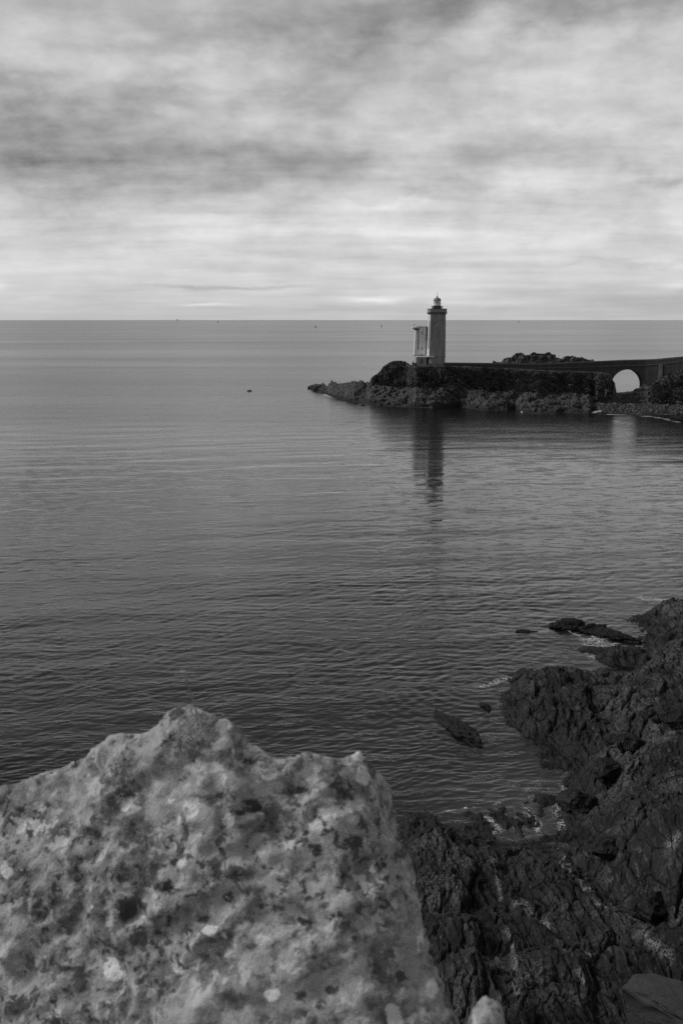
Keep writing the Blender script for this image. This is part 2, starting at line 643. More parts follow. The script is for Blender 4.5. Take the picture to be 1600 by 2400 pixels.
# round whitish rosettes, scattered ones and the big ones where the photograph shows them
v2 = t.voro(wp, 15.0)
rnd2 = t.new('ShaderNodeSeparateColor')
t.l.new(v2[1], rnd2.inputs[0])
rad = t.m('MULTIPLY_ADD', t.m('POWER', rnd2.outputs[1], 2.0), 0.30, 0.10)
p2 = t.m('MULTIPLY', t.ramp(t.m('SUBTRACT', v2[0], rad), -0.05, 0.02, 1, 0), t.m('GREATER_THAN', rnd2.outputs[0], 0.72))
a_pale = t.new('ShaderNodeAttribute', attribute_name='pale').outputs['Fac']
p3 = t.ramp(t.m('ADD', a_pale, t.m('MULTIPLY', t.m('SUBTRACT', n_cr2, 0.5), 2.4)), 0.46, 0.60)
c = t.mixf(t.m('MULTIPLY', t.m('MAXIMUM', p2, p3), 0.9), c, t.ramp(n_fin, 0.3, 0.7, 0.68, 0.88, False))
# black crusts, some clustered, and the shade of hollows painted into the colour
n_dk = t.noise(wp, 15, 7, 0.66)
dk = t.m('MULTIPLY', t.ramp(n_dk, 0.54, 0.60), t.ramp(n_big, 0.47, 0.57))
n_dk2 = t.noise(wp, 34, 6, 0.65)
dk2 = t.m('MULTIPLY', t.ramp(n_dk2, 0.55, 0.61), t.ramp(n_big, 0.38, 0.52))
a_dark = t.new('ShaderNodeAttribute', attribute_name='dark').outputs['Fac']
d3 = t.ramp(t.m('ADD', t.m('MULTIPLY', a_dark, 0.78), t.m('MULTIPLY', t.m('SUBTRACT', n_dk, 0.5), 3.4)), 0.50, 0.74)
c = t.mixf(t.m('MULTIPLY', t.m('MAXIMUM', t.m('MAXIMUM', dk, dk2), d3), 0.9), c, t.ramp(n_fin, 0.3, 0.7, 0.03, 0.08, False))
t.l.new(t.grey(c), b.inputs['Base Color'])
b.inputs['Roughness'].default_value = 0.92
b.inputs['Specular IOR Level'].default_value = 0.15
bn = t.bump(n_mid, 1.0, 0.02)
bn = t.bump(n_fin, 1.0, 0.006, bn)
t.l.new(bn, b.inputs['Normal'])
M['lichen'] = m

# sea water with foam where an attribute asks for it
m, t, b = new_mat('sea_water')
pos = t.new('ShaderNodeTexCoord').outputs['Object']
sep = t.new('ShaderNodeSeparateXYZ')
t.l.new(pos, sep.inputs[0])
foam_a = t.new('ShaderNodeAttribute', attribute_name='foam').outputs['Fac']
shal = t.new('ShaderNodeAttribute', attribute_name='shallow').outputs['Fac']
fn = t.noise(pos, 3.0, 7, 0.72)
fn2 = t.noise(pos, 1.3, 5, 0.65, 1.2)
fl = t.ramp(t.m('ABSOLUTE', t.m('SUBTRACT', fn2, 0.5)), 0.0, 0.05, 1.0, 0.0)
ft = t.m('ADD', t.m('MULTIPLY', fn, 0.5), t.m('MULTIPLY', fl, 0.5))
fm = t.ramp(t.m('ADD', ft, foam_a), 1.02, 1.22)
gust = t.noise(t.scale(pos, (0.16, 1.0, 1.0), (0, 0, R(6))), 0.016, 5, 0.6)
gust2 = t.noise(t.scale(pos, (0.22, 1.0, 1.0), (0, 0, R(-3))), 0.0060, 7, 0.66, 0.4)
ocean = t.ramp(t.m('ADD', t.m('MULTIPLY_ADD', sep.outputs[0], -0.9, sep.outputs[1]), t.m('MULTIPLY', t.m('SUBTRACT', gust2, 0.5), 300)), 250, 560)
rough = t.m('ADD', t.m('ADD', t.ramp(sep.outputs[1], 180, 320, 0.06, 0.205), t.m('MULTIPLY', ocean, 0.02)), t.m('MULTIPLY', t.m('SUBTRACT', t.mixf(ocean, gust, gust2), 0.5), t.mixf(ocean, 0.12, 0.19)))
rough = t.m('MAXIMUM', rough, 0.035)
t.l.new(t.mixf(fm, rough, 0.9), b.inputs['Roughness'])
bodyc = t.m('ADD', 0.006, t.m('MULTIPLY', shal, 0.022))
t.l.new(t.grey(t.mixf(fm, bodyc, 0.55)), b.inputs['Base Color'])
b.inputs['IOR'].default_value = 1.5
r1 = t.noise(t.scale(pos, (0.42, 1.0, 1.0), (0, 0, R(4))), 3.0, 3, 0.55, 0.4)
r2 = t.noise(t.scale(pos, (0.34, 1.0, 1.0), (0, 0, R(-13))), 0.95, 4, 0.6, 0.3)
r3 = t.noise(t.scale(pos, (0.26, 1.0, 1.0), (0, 0, R(-9))), 0.34, 5, 0.62, 0.2)
w2 = t.ramp(r2, 0.53, 0.72)
w3 = t.ramp(r3, 0.54, 0.70)
slick = t.ramp(t.m('ADD', sep.outputs[1], t.m('MULTIPLY', gust, 60)), 100, 210, 1.0, 0.20)
far = t.ramp(sep.outputs[1], 90, 200)
bn = t.bump(t.m('MULTIPLY', w3, t.mixf(far, 0.55, 1.0)), 1.0, 0.032)
bn = t.bump(t.m('MULTIPLY', w2, t.mixf(far, 1.0, 0.5)), 1.0, 0.040, bn)
bn = t.bump(t.m('MULTIPLY', r1, slick), 1.0, 0.015, bn)
t.l.new(bn, b.inputs['Normal'])
M['sea'] = m


# ------------------------------------------------------------------ polylines and areas on the water
def poly_w(pts, z=0.0):
    return np.array([W(u, v, z)[:2] for u, v in pts])


def dist_poly(x, y, pl, closed=False):
    n = len(pl)
    d = np.full(x.shape, 1e9)
    for i in range(n if closed else n - 1):
        a, c_ = pl[i], pl[(i + 1) % n]
        e = c_ - a
        L = max(e @ e, 1e-9)
        tt = np.clip(((x - a[0]) * e[0] + (y - a[1]) * e[1]) / L, 0, 1)
        d = np.minimum(d, np.hypot(x - a[0] - tt * e[0], y - a[1] - tt * e[1]))
    return d


def inside(x, y, pl):
    r = np.zeros(x.shape, bool)
    n = len(pl)
    for i in range(n):
        x0, y0 = pl[i]
        x1, y1 = pl[(i + 1) % n]
        c_ = ((y0 > y) != (y1 > y)) & (x < (x1 - x0) * (y - y0) / (y1 - y0 + 1e-12) + x0)
        r ^= c_
    return r


SHORE_PX = [(1640, 1398), (1600, 1404), (1545, 1398), (1497, 1402), (1483, 1424), (1466, 1438), (1484, 1452), (1500, 1466),
            (1510, 1482), (1500, 1500), (1512, 1520), (1502, 1530), (1478, 1516), (1462, 1528), (1430, 1518), (1400, 1514), (1366, 1516),
            (1390, 1536), (1412, 1552), (1452, 1556), (1496, 1566), (1500, 1590), (1462, 1584), (1420, 1572), (1360, 1570),
            (1300, 1572), (1230, 1576), (1190, 1600), (1165, 1622), (1162, 1640), (1186, 1668), (1212, 1700), (1250, 1732),
            (1300, 1748), (1322, 1770), (1292, 1790), (1334, 1806), (1308, 1832), (1322, 1856), (1352, 1872), (1330, 1905),
            (1316, 1950), (1322, 1985), (1296, 1990), (1246, 1984), (1200, 1972), (1150, 1955), (1110, 1935), (1062, 1925),
            (1018, 1908), (996, 1900), (962, 1930), (936, 1960), (900, 2010), (860, 2100), (820, 2300), (760, 2700), (2100, 2700), (2300, 1700), (2000, 1400)]
SHORE = poly_w(SHORE_PX)

FOAM = [([(1500, 1402), (1530, 1404), (1560, 1408), (1605, 1418)], 0.9, 0.72),
        ([(1372, 1500), (1390, 1494), (1412, 1500), (1405, 1510), (1378, 1510)], 0.8, 0.72),
        ([(1320, 1474), (1340, 1484), (1360, 1492)], 0.3, 0.8), ([(1430, 1512), (1445, 1508)], 0.4, 0.8),
        ([(1380, 1525), (1388, 1545)], 0.7, 0.55), ([(1118, 1610), (1150, 1604), (1180, 1590)], 0.5, 0.7),
        ([(1040, 1903), (1058, 1899), (1075, 1898), (1090, 1893), (1110, 1893)], 0.13, 0.66), ([(955, 1930), (985, 1932)], 0.13, 0.62),
        ([(1160, 1885), (1180, 1875)], 0.3, 0.5), ([(1310, 1832), (1330, 1860), (1350, 1874)], 0.4, 0.45),
        ([(1350, 1872), (1312, 1885), (1300, 1910)], 0.4, 0.55), ([(1230, 1895), (1255, 1930), (1262, 1950)], 0.6, 0.50),
        ([(1160, 1830), (1250, 1850), (1230, 1900), (1180, 1930), (1270, 1960)], 1.3, 0.36),
        ([(1262, 1832), (1300, 1900)], 1.5, 0.38), ([(1320, 1930), (1330, 1960)], 0.6, 0.7), ([(1140, 1920), (1160, 1945)], 0.7, 0.6),
        ([(760, 925), (775, 930), (792, 934)], 2.0, 1.0),
        ([(1316, 970), (1345, 971), (1383, 971)], 0.8, 0.9), ([(1385, 969), (1400, 963)], 1.2, 1.0),
        ([(1425, 971), (1470, 973), (1520, 976), (1560, 982), (1590, 990)], 1.2, 0.9),
        ([(690, 905), (725, 904)], 1.2, 0.5), ([(1440, 985), (1446, 990)], 1.4, 0.7)]

# ------------------------------------------------------------------ the sea
RINGS = np.concatenate([np.arange(0, 36, 6.0)[1:], []])
vv = np.concatenate([np.linspace(2800, 2100, 40, endpoint=False), np.linspace(2100, 1000, 680, endpoint=False), np.linspace(1000, 830, 70, endpoint=False)])
rr = np.array([-H / ray(800, v)[1] for v in vv])
rr = np.concatenate([[2.0, 12.0], rr, np.geomspace(rr[-1] * 1.03, 20000, 46)])
fa = np.linspace(R(-24), R(27), 640)
ca = np.concatenate([np.linspace(R(27) - 2 * math.pi + R(51), R(-24), 34)[:-1] * 0 + np.linspace(R(-180), R(-24), 34)[:-1], fa, np.linspace(R(27), R(180), 34)[1:-1]])
A, RR = np.meshgrid(ca, rr)
x, y = (RR * np.sin(A)).ravel(), (RR * np.cos(A)).ravel()
rad = RR.ravel()
space = np.gradient(rr)[:, None].repeat(len(ca), 1).ravel()
z = np.zeros_like(x)
wr = np.random.RandomState(3)
fine_zone = ((A > R(-24)) & (A < R(27))).ravel().astype(float)
gust_n = fbm2(x / 46 + 3, y / 17, 3, 0.55)
gust_f = np.clip(0.95 + 0.75 * gust_n, 0.30, 1.8)
wx_, wy_ = fbm2(x / 9, y / 9, 2), fbm2(x / 9 + 50, y / 9, 2)
xw, yw = x + 0.9 * wx_, y + 0.9 * wy_
for k in range(76):
    lam = 0.5 * (22 / 0.5) ** (wr.rand() ** 2.4)
    th = R(-90 + 13) + wr.normal() * R(24 if lam < 4 else 13)
    kk = 2 * math.pi / lam
    slope = 0.017 if lam < 1.8 else (0.0075 if lam < 6 else 0.0045)
    amp = slope / kk * np.clip(lam / (2.6 * space) - 0.6, 0, 1)
    ph = kk * (xw * math.cos(th) + yw * math.sin(th)) + wr.rand() * 6.28
    z += amp * (np.sin(ph) + 0.22 * np.cos(2 * ph)) * (gust_f if lam < 6 else 0.8)
# ripples thrown back by the rocks of the promontory
for (u, v, lam, reach, a_) in ((1120, 1610, 1.1, 9, 0.017), (1095, 1690, 0.9, 6, 0.012), (1330, 1480, 1.3, 10, 0.010)):
    c0 = W(u, v)
    d = np.hypot(x - c0[0], y - c0[1])
    z += a_ * np.exp(-(d / reach) ** 2) * np.sin(2 * math.pi * d / lam) * np.clip(lam / (2.6 * space) - 0.6, 0, 1)
z *= fine_zone * (1 - sstep(420, 620, rad))
foam = np.zeros_like(x)
near = rad < 600
for pts, wd, st in FOAM:
    pl = poly_w(pts)
    d = dist_poly(x[near], y[near], pl)
    foam[near] = np.maximum(foam[near], st * np.exp(-(d / wd) ** 2 * 0.8))
# thin broken wash line all along the rocks
ds = np.full_like(x, 1e9)
nn = rad < 140
ds[nn] = dist_poly(x[nn], y[nn], SHORE, True)
ins = np.zeros_like(x, bool)
ins[nn] = inside(x[nn], y[nn], SHORE)
foam = np.maximum(foam, 0.36 * np.exp(-(ds / 0.5) ** 2))
calm = 1 - 0.55 * np.exp(-(ds / 5.0) ** 2)
z *= np.where(nn, calm, 1.0)
shallow = np.zeros_like(x)
for u, v, ru, s_ in ((1190, 1860, 7.0, 1.0), (1250, 1930, 5.0, 1.0), (830, 1760, 5.0, 0.55)):
    c0 = W(u, v)
    shallow += s_ * np.exp(-(((x - c0[0]) ** 2 + (y - c0[1]) ** 2) / ru ** 2))
V = np.stack([x, y, z], 1).reshape(A.shape + (3,))
sea = link('sea', grid_mesh('sea', V, closed_u=True, attrs={'foam': foam, 'shallow': shallow}), M['sea'])
tag(sea, 'grey rippled sea reaching to the horizon', 'sea', kind='structure')

# ------------------------------------------------------------------ rocky shore below the camera
az_a = np.linspace(R(0.5), R(27.5), 560)
v_a = np.concatenate([np.linspace(2560, 2380, 50, endpoint=False), np.linspace(2380, 1375, 800)])
r_a = np.array([-(H - 2.5) / ray(800, v)[1] for v in v_a]) * 1.02
A, RR = np.meshgrid(az_a, r_a)
x, y = (RR * np.sin(A)).ravel(), (RR * np.cos(A)).ravel()
d = dist_poly(x, y, SHORE, True)
d = np.where(inside(x, y, SHORE), d, -d)
d = d + 0.9 * fbm2(x / 2.6, y / 2.6, 5, 0.6) + 0.8 * fbm2(x / 7 + 5, y / 7, 2) * sstep(60, 80, y)
land = sstep(-0.3, 3.2, d)
hgt = np.where(d > 0, 0.7 * (1 - np.exp(-np.maximum(d, 0) / 2.2)), 0.9 * d)
hgt = np.maximum(hgt, -3)
LUMPS = [  # photo pixel of the summit, height, radius across, radius along the view
    (1230, 1590, 1.0, 2.5, 3.6), (1330, 1585, 1.7, 3.2, 2.6), (1400, 1625, 2.3, 3.6, 2.6), (1310, 1670, 1.5, 3.0, 3.2), (1480, 1640, 2.4, 3.0, 2.6),
    (1400, 1700, 2.6, 1.4, 2.6), (1440, 1745, 3.0, 1.8, 2.4), (1540, 1690, 4.0, 3.2, 4.0), (1610, 1740, 5.4, 3.2, 4.6), (1500, 1790, 2.8, 2.0, 2.4), (1570, 1840, 4.4, 2.6, 3.6),
    (1490, 1890, 3.2, 1.8, 2.4), (1425, 1930, 1.9, 1.4, 1.8), (1560, 1980, 4.4, 2.2, 3.4), (1450, 2010, 1.8, 1.2, 2.0), (1600, 2100, 4.6, 2.0, 3.2), (1720, 1880, 8.0, 5.0, 8.0),
    (1520, 1425, 1.5, 2.4, 3.0), (1560, 1412, 1.8, 3.4, 2.4), (1615, 1425, 2.2, 3.0, 3.0), (1590, 1470, 2.0, 4.0, 5.0), (1570, 1560, 2.2, 4.0, 4.0), (1690, 1540, 4.0, 5.0, 8.0), (1440, 1530, 0.5, 2.4, 1.6),
    (1000, 1895, 2.3, 0.75, 1.5), (1030, 1965, 1.9, 1.2, 1.8), (970, 1990, 2.0, 1.5, 2.0), (1075, 1955, 1.2, 0.9, 1.4), (1110, 2020, 1.1, 1.2, 2.0), (1010, 2090, 2.4, 1.4, 1.6), (1070, 2190, 2.7, 1.4, 1.4),
    (1120, 2290, 3.2, 1.8, 1.6), (1190, 2200, 1.7, 1.6, 1.8), (1290, 2270, 2.0, 1.6, 1.6), (1240, 2370, 3.0, 2.0, 1.5), (1400, 2270, 2.0, 1.6, 1.8), (1500, 2240, 1.9, 1.6, 1.6)]
lump = np.zeros_like(x)
for u, v, h, rx_, ry_ in LUMPS:
    if v > 1880 and u < 1420:
        h, rx_, ry_ = h * 0.55, rx_ * 1.5, ry_ * 1.5
    h *= 0.72
    c0 = W(u, v, h + 0.5)
    lump += (h * np.exp(-(((x - c0[0]) / rx_) ** 2 + ((y - c0[1]) / ry_) ** 2))) ** 4
hgt += land * lump ** 0.25
# a gully carries the trickle down to the inlet
GULLY = poly_w([(1300, 1960), (1312, 1985), (1345, 2022), (1385, 2060), (1425, 2098), (1470, 2128), (1500, 2150), (1560, 2200)], 1.2)
dg = dist_poly(x, y, GULLY)
hgt -= land * np.exp(-(dg / 1.3) ** 2) * np.clip(hgt - 0.7, 0, 9) * 0.85
# rounded blocks parted by joints, then strands along the strike, then crumbly relief
wx_ = fbm2(x / 3, y / 3, 3)
wy_ = fbm2(x / 3 + 40, y / 3 + 11, 3)
bx, by = x + 0.8 * wx_, y + 0.8 * wy_
# rough where the rock stands high, smoother on the wave-cut flats
rg = land * np.where(y > 62, 0.78, 0.42 + 0.40 * sstep(0.9, 2.6, hgt))
f1, f2, cid, ex, ey = voro2(bx / 3.4, by / 5.5)
hgt += rg * (0.55 * (cid - 0.5) + 0.55 * ex * (0.5 + cid) + 0.35 * ey * (cid * 3 % 1 - 0.2) + 0.30 * sstep(0, 0.14, f2 - f1) - 0.2)
f1, f2, cid, ex, ey = voro2(bx / 1.35 + 9, by / 2.4 + 0.3 * bx)
hgt += rg * (0.34 * (cid - 0.5) + 0.34 * ex * (0.4 + cid) + 0.22 * ey * (cid * 5 % 1 - 0.3) + 0.16 * sstep(0, 0.12, f2 - f1))
sx_, sy_ = x + 0.55 * wx_ + 0.12 * y, y
hgt += land * 0.17 * (rid2(sx_ / 1.5, sy_ / 7.5, 4, 0.55) - 0.5)
hgt += land * 0.09 * (rid2(sx_ / 0.62, sy_ / 5.0 + 0.6 * wy_, 3, 0.6) - 0.5)
hgt += rg * 0.12 * fbm2(x / 0.7, y / 0.7, 4, 0.62)
f1, f2, cid, ex, ey = voro2(bx / 0.5 + 3, by / 0.95)
hgt += rg * (0.12 * (cid - 0.5) + 0.14 * ex * (0.4 + cid) + 0.05 * sstep(0, 0.15, f2 - f1))
hgt = np.where(d < 0, np.minimum(hgt, 0.25 * d), hgt)
# rocks just awash at the head of the inlet and round the foot of the promontory
aw = np.zeros_like(x)
for u, v, rx_, ry_, a_ in ((1190, 1925, 3.2, 2.6, 0.50), (1275, 1880, 2.0, 3.4, 0.46), (1120, 1915, 2.0, 1.4, 0.42), (1290, 1765, 2.4, 2.4, 0.42), (1200, 1690, 1.8, 3.0, 0.38), (1440, 1530, 3.0, 3.0, 0.40)):
    c0 = W(u, v, 0)
    aw = np.maximum(aw, a_ * np.exp(-((x - c0[0]) / rx_) ** 2 - ((y - c0[1]) / ry_) ** 2))
aw = np.maximum(aw, 0.36 * np.exp(-(np.minimum(d, 0) / 0.9) ** 2))
hgt = np.maximum(hgt, aw - 0.40 + 0.16 * fbm2(x / 1.3 + 7, y / 1.3, 4, 0.6) + 0.10 * (rid2(sx_ / 0.8, sy_ / 3, 3) - 0.6))
veins = np.zeros_like(x)
for pts, wd in (([(1312, 1984), (1330, 2002), (1345, 2020), (1358, 2032), (1372, 2048), (1388, 2060)], 0.10), ([(1384, 2078), (1400, 2095), (1422, 2103), (1442, 2111)], 0.13),
                ([(1470, 2124), (1484, 2134), (1497, 2142)], 0.09), ([(1312, 1984), (1338, 1984)], 0.07), ([(1308, 1984), (1318, 1972), (1338, 1960)], 0.06),
                ([(1368, 2198), (1383, 2214), (1395, 2226)], 0.07), ([(1505, 2196), (1522, 2218), (1542, 2238), (1566, 2250)], 0.20), ([(1486, 2196), (1505, 2196)], 0.06),
                ([(1185, 2152), (1200, 2190), (1208, 2235), (1205, 2290), (1212, 2330)], 0.13), ([(1355, 2265), (1372, 2290), (1380, 2305)], 0.08),
                ([(1220, 2070), (1250, 2105), (1270, 2118), (1290, 2130)], 0.30), ([(1152, 1975), (1165, 2020), (1175, 2060)], 0.10), ([(1562, 2086), (1574, 2090)], 0.25),
                ([(1480, 2280), (1515, 2285)], 0.05), ([(1060, 2030), (1080, 2120)], 0.05), ([(1215, 2080), (1225, 2066)], 0.3)):
    dd = dist_poly(x, y, poly_w(pts, 2.0))
    veins = np.maximum(veins, np.exp(-(dd / wd) ** 2))
V = np.stack([x, y, hgt], 1).reshape(A.shape + (3,))
shore = link('rocky_shore', grid_mesh('rocky_shore', V, attrs={'vein': veins}), M['shore'])
tag(shore, 'dark jagged rocky shore below the viewpoint', 'shore', kind='structure')


def shore_z(px_, py_):
    i = np.argmin((x - px_) ** 2 + (y - py_) ** 2)
    return float(hgt[i])


# ------------------------------------------------------------------ loose rocks
def rock_mesh(name, size, seed, sub=4, rough=0.35, freq=1.0, boxy=1.0):
    bm = bmesh.new()
    bmesh.ops.create_icosphere(bm, subdivisions=sub, radius=1.0)
    me = bpy.data.meshes.new(name)
    bm.to_mesh(me)
    bm.free()
    n = len(me.vertices)
    co = np.empty(n * 3, np.float32)
    me.vertices.foreach_get('co', co)
    co = co.reshape(-1, 3)
    q = co * freq + seed * 3.71
    # chop with a few planes for facets, then roughen
    rs = np.random.RandomState(seed)
    for k in range(9):
        nrm = rs.normal(size=3)
        nrm /= np.linalg.norm(nrm)
        lim = 0.62 + 0.25 * rs.rand()
        over = np.maximum(co @ nrm - lim, 0)
        co -= over[:, None] * nrm * 0.85
    co *= (1 + rough * (0.5 * fbm3(q * 1.1, 2) + 0.35 * (rid3(q * 2.0, 4, 0.55) - 0.8)))[:, None]
    co[:, 2] = np.sign(co[:, 2]) * np.abs(co[:, 2]) ** boxy
    co *= np.array(size, np.float32)
    me.vertices.foreach_set('co', co.ravel())
    me.polygons.foreach_set('use_smooth', np.full(len(me.polygons), True))
    me.update()
    return me


def sea_rock(u, v, size, seed, label, rot=0.0, z=0.0, mat='reef', sub=5):
    o = link('sea_rock', rock_mesh('sea_rock', size, seed, sub, 0.55, 1.3), M[mat])
    c0 = W(u, v, z)
    o.location = c0
    o.rotation_euler.z = R(rot)
    return tag(o, label, 'rock', 'rocks standing out of the sea')


sea_rock(1072, 1708, (0.85, 3.2, 0.45), 11, 'long dark rock in open water beside the shore', 24, 0.05)
sea_rock(1137, 1656, (0.30, 0.85, 0.28), 12, 'small slanting dark rock between the long rock and the promontory', 25, 0)
sea_rock(1232, 1481, (1.1, 0.45, 0.22), 13, 'low flat dark rock barely breaking the rippled water', -6, -0.02)
sea_rock(1336, 1468, (1.9, 1.3, 0.65), 14, 'knobbly reef rock with foam at its foot, seaward end of the reef', 0, 0.0)
sea_rock(1386, 1474, (1.7, 0.9, 0.5), 15, 'middle rock of the reef, just behind the foaming pool', 30, 0.0)
sea_rock(1436, 1492, (2.8, 1.0, 0.5), 16, 'long sloping reef rock nearest the main rocky shore', -38, 0.0)
sea_rock(585, 917, (0.95, 0.6, 0.55), 17, 'lone tiny dark rock in the open sea left of the headland', 0, 0.0, sub=4)
sea_rock(850, 951, (0.9, 0.8, 0.45), 18, 'tiny dark rock just off the headland waterline', 0, 0.0, sub=4)
sea_rock(751, 916, (3.2, 2.6, 2.2), 19, 'dark rounded rock in front of the headland tip', 0, 0.0)
sea_rock(1608, 986, (5.0, 3.0, 1.6), 20, 'dark rock off the sandy beach at the right edge', 10, 0.0)


def shore_boulder(u, v, zz, size, seed, label, rot=0.0, mat='shore', sub=5, rough=0.3):
    c0 = W(u, v, zz)
    o = link('boulder', rock_mesh('boulder', size, seed, sub, rough, 1.0), M[mat])
    o.location = (c0[0], c0[1], shore_z(c0[0], c0[1]) + size[2] * 0.25)
    o.rotation_euler = (0, R(6), R(rot))
    return tag(o, label, 'boulder', 'loose boulders on the rocky shore')


shore_boulder(1352, 1858, 1.2, (1.3, 1.2, 0.9), 31, 'rounded dark boulder at the head of the foaming inlet', 20)
shore_boulder(1472, 1728, 3.0, (1.6, 1.2, 0.9), 32, 'smooth rounded boulder high on the promontory', -10)
shore_boulder(1420, 1780, 2.5, (1.2, 1.0, 0.8), 33, 'pale speckled boulder above the mouth of the inlet', 40)
shore_boulder(1532, 2085, 3.0, (1.1, 1.0, 0.9), 34, 'round boulder wedged in the gully beside a white patch', 10)
shore_boulder(1420, 2000, 2.0, (0.9, 1.0, 0.6), 35, 'squat boulder beside the white trickle in the gully', 70)
shore_boulder(1590, 1660, 4.5, (1.7, 1.5, 1.0), 36, 'big rounded boulder behind the promontory at the right edge', 15)

# flat-topped block, bottom right
m_, t_, b_ = new_mat('smooth_slab_rock')
pp = t_.new('ShaderNodeTexCoord').outputs['Object']
a1 = t_.noise(t_.scale(pp, (0.5, 2.2, 3.0), (0, 0, R(-20))), 1.2, 6, 0.6, 0.5)
a2 = t_.noise(pp, 9, 7, 0.7)
cc = t_.ramp(t_.m('ADD', t_.m('MULTIPLY', a1, 0.6), t_.m('MULTIPLY', a2, 0.4)), 0.35, 0.65, 0.036, 0.062, False)
t_.l.new(t_.grey(cc), b_.inputs['Base Color'])
b_.inputs['Roughness'].default_value = 0.9
b_.inputs['Specular IOR Level'].default_value = 0.2
t_.l.new(t_.bump(a2, 1.0, 0.03, t_.bump(a1, 1.0, 0.10)), b_.inputs['Normal'])
ZT = 4.6
top = [W(u, v, ZT - dz) for u, v, dz in ((1451, 2318, 0.75), (1470, 2298, 0.35), (1491, 2284, 0.05), (1522, 2279, 0.0), (1600, 2303, 0.0), (1700, 2330, 0.0),
                                         (1700, 2450, 0.35), (1640, 2404, 0.35), (1567, 2364, 0.35), (1540, 2349, 0.35), (1493, 2323, 0.4))]
cen = np.mean(top, 0)
low = [W(u, v, ZT - dz) for u, v, dz in ((1462, 2332, 3.0), (1474, 2344, 3.4), (1500, 2366, 3.9), (1530, 2394, 4.1), (1570, 2436, 4.3), (1700, 2540, 4.3))]
low += [p - np.array((0, 0, 3.0)) for p in top[2:6]]
bm = bmesh.new()
vs = [bm.verts.new(p - cen) for p in top] + [bm.verts.new(p - cen) for p in low]
bmesh.ops.convex_hull(bm, input=vs)
bmesh.ops.delete(bm, geom=[v for v in bm.verts if not v.link_faces], context='VERTS')
bmesh.ops.bevel(bm, geom=bm.edges[:], offset=0.05, segments=2, affect='EDGES', profile=0.6)
bmesh.ops.triangulate(bm, faces=bm.faces[:])
for _ in range(3):
    bmesh.ops.subdivide_edges(bm, edges=[e for e in bm.edges if e.calc_length() > 0.22], cuts=1, use_grid_fill=True)
    bmesh.ops.triangulate(bm, faces=bm.faces[:])
bm.normal_update()
co = np.array([v.co[:] for v in bm.verts], np.float32)
no = np.array([v.normal[:] for v in bm.verts], np.float32)
dsp = 0.10 * fbm3(co * 0.9 + 5, 4, 0.55) + 0.05 * (rid3(co * np.array((0.8, 2.5, 3.0)) + 2, 3) - 0.8)
co = co + no * dsp[:, None]
for v, c_ in zip(bm.verts, co):
    v.co = c_
me = bpy.data.meshes.new('slab_boulder')
bm.to_mesh(me)
bm.free()
me.polygons.foreach_set('use_smooth', np.full(len(me.polygons), True))
slab = link('slab_boulder', me, m_)
slab.location = cen
tag(slab, 'large smooth flat-topped boulder in the bottom right corner', 'boulder')

# ------------------------------------------------------------------ the headland under the lighthouse
def curve(pts):
    a = np.array(pts, float)
    return lambda u: np.interp(u, a[:, 0], a[:, 1])


vw_f = curve([(700, 915), (725, 911), (745, 918), (765, 925), (790, 937), (830, 942), (855, 947), (900, 952), (940, 954), (985, 956), (1015, 957), (1075, 952),
              (1100, 957), (1140, 963), (1190, 962), (1207, 957), (1215, 959), (1225, 967), (1269, 972), (1304, 971), (1316, 968), (1383, 970), (1398, 962), (1415, 967), (1433, 970),
              (1470, 970), (1515, 973), (1600, 971), (1700, 975), (1800, 985)])
z2_f = curve([(700, 0.5), (725, 1.0), (760, 1.5), (800, 2.0), (867, 4.2), (935, 5.0), (1000, 5.2), (1100, 5.2), (1250, 5.0), (1380, 4.6), (1400, 2.0), (1440, 1.6), (1600, 1.6), (1800, 2)])
v2_f = curve([(700, 912), (725, 909), (745, 909), (765, 915), (790, 922), (830, 922), (867, 905), (935, 908), (1000, 912), (1075, 912), (1140, 915), (1257, 924), (1330, 920), (1385, 925), (1400, 944),
              (1440, 946), (1500, 946), (1560, 948), (1600, 950), (1800, 955)])
vc_f = curve([(700, 911), (722, 908.5), (728, 904), (735, 902), (747, 899), (758, 900), (766, 905), (772, 898), (777, 893), (784, 895), (792, 899), (802, 900), (812, 897), (825, 894.5), (845, 892.5), (855, 896), (866, 897.5),
              (869, 888), (875, 882), (885, 876), (893, 868), (898, 860), (903, 857), (912, 850), (922, 847), (935, 846), (948, 847.5), (955, 852), (962, 857), (975, 858), (1010, 858), (1060, 858),
              (1140, 862), (1250, 867), (1300, 869), (1400, 872), (1425, 876), (1434, 880), (1435, 894), (1440, 897), (1441.5, 910), (1444, 920.5), (1455, 919), (1470, 917.5),
              (1482, 916), (1488, 911), (1497, 909), (1503, 903), (1509, 899), (1514, 904), (1520, 906), (1535, 896), (1550, 886), (1566, 877), (1600, 866), (1700, 845), (1800, 830)])
Yc_f = curve([(700, 466), (725, 466), (745, 452), (765, 440), (800, 415), (830, 405), (866, 396), (869, 392), (900, 386), (950, 380), (975, 364), (1045, 361), (1140, 360), (1400, 357), (1434, 356), (1444, 352), (1509, 352), (1520, 350), (1600, 341), (1700, 330), (1800, 322)])
us = np.arange(721, 1790, 1.0)
cols_ = []
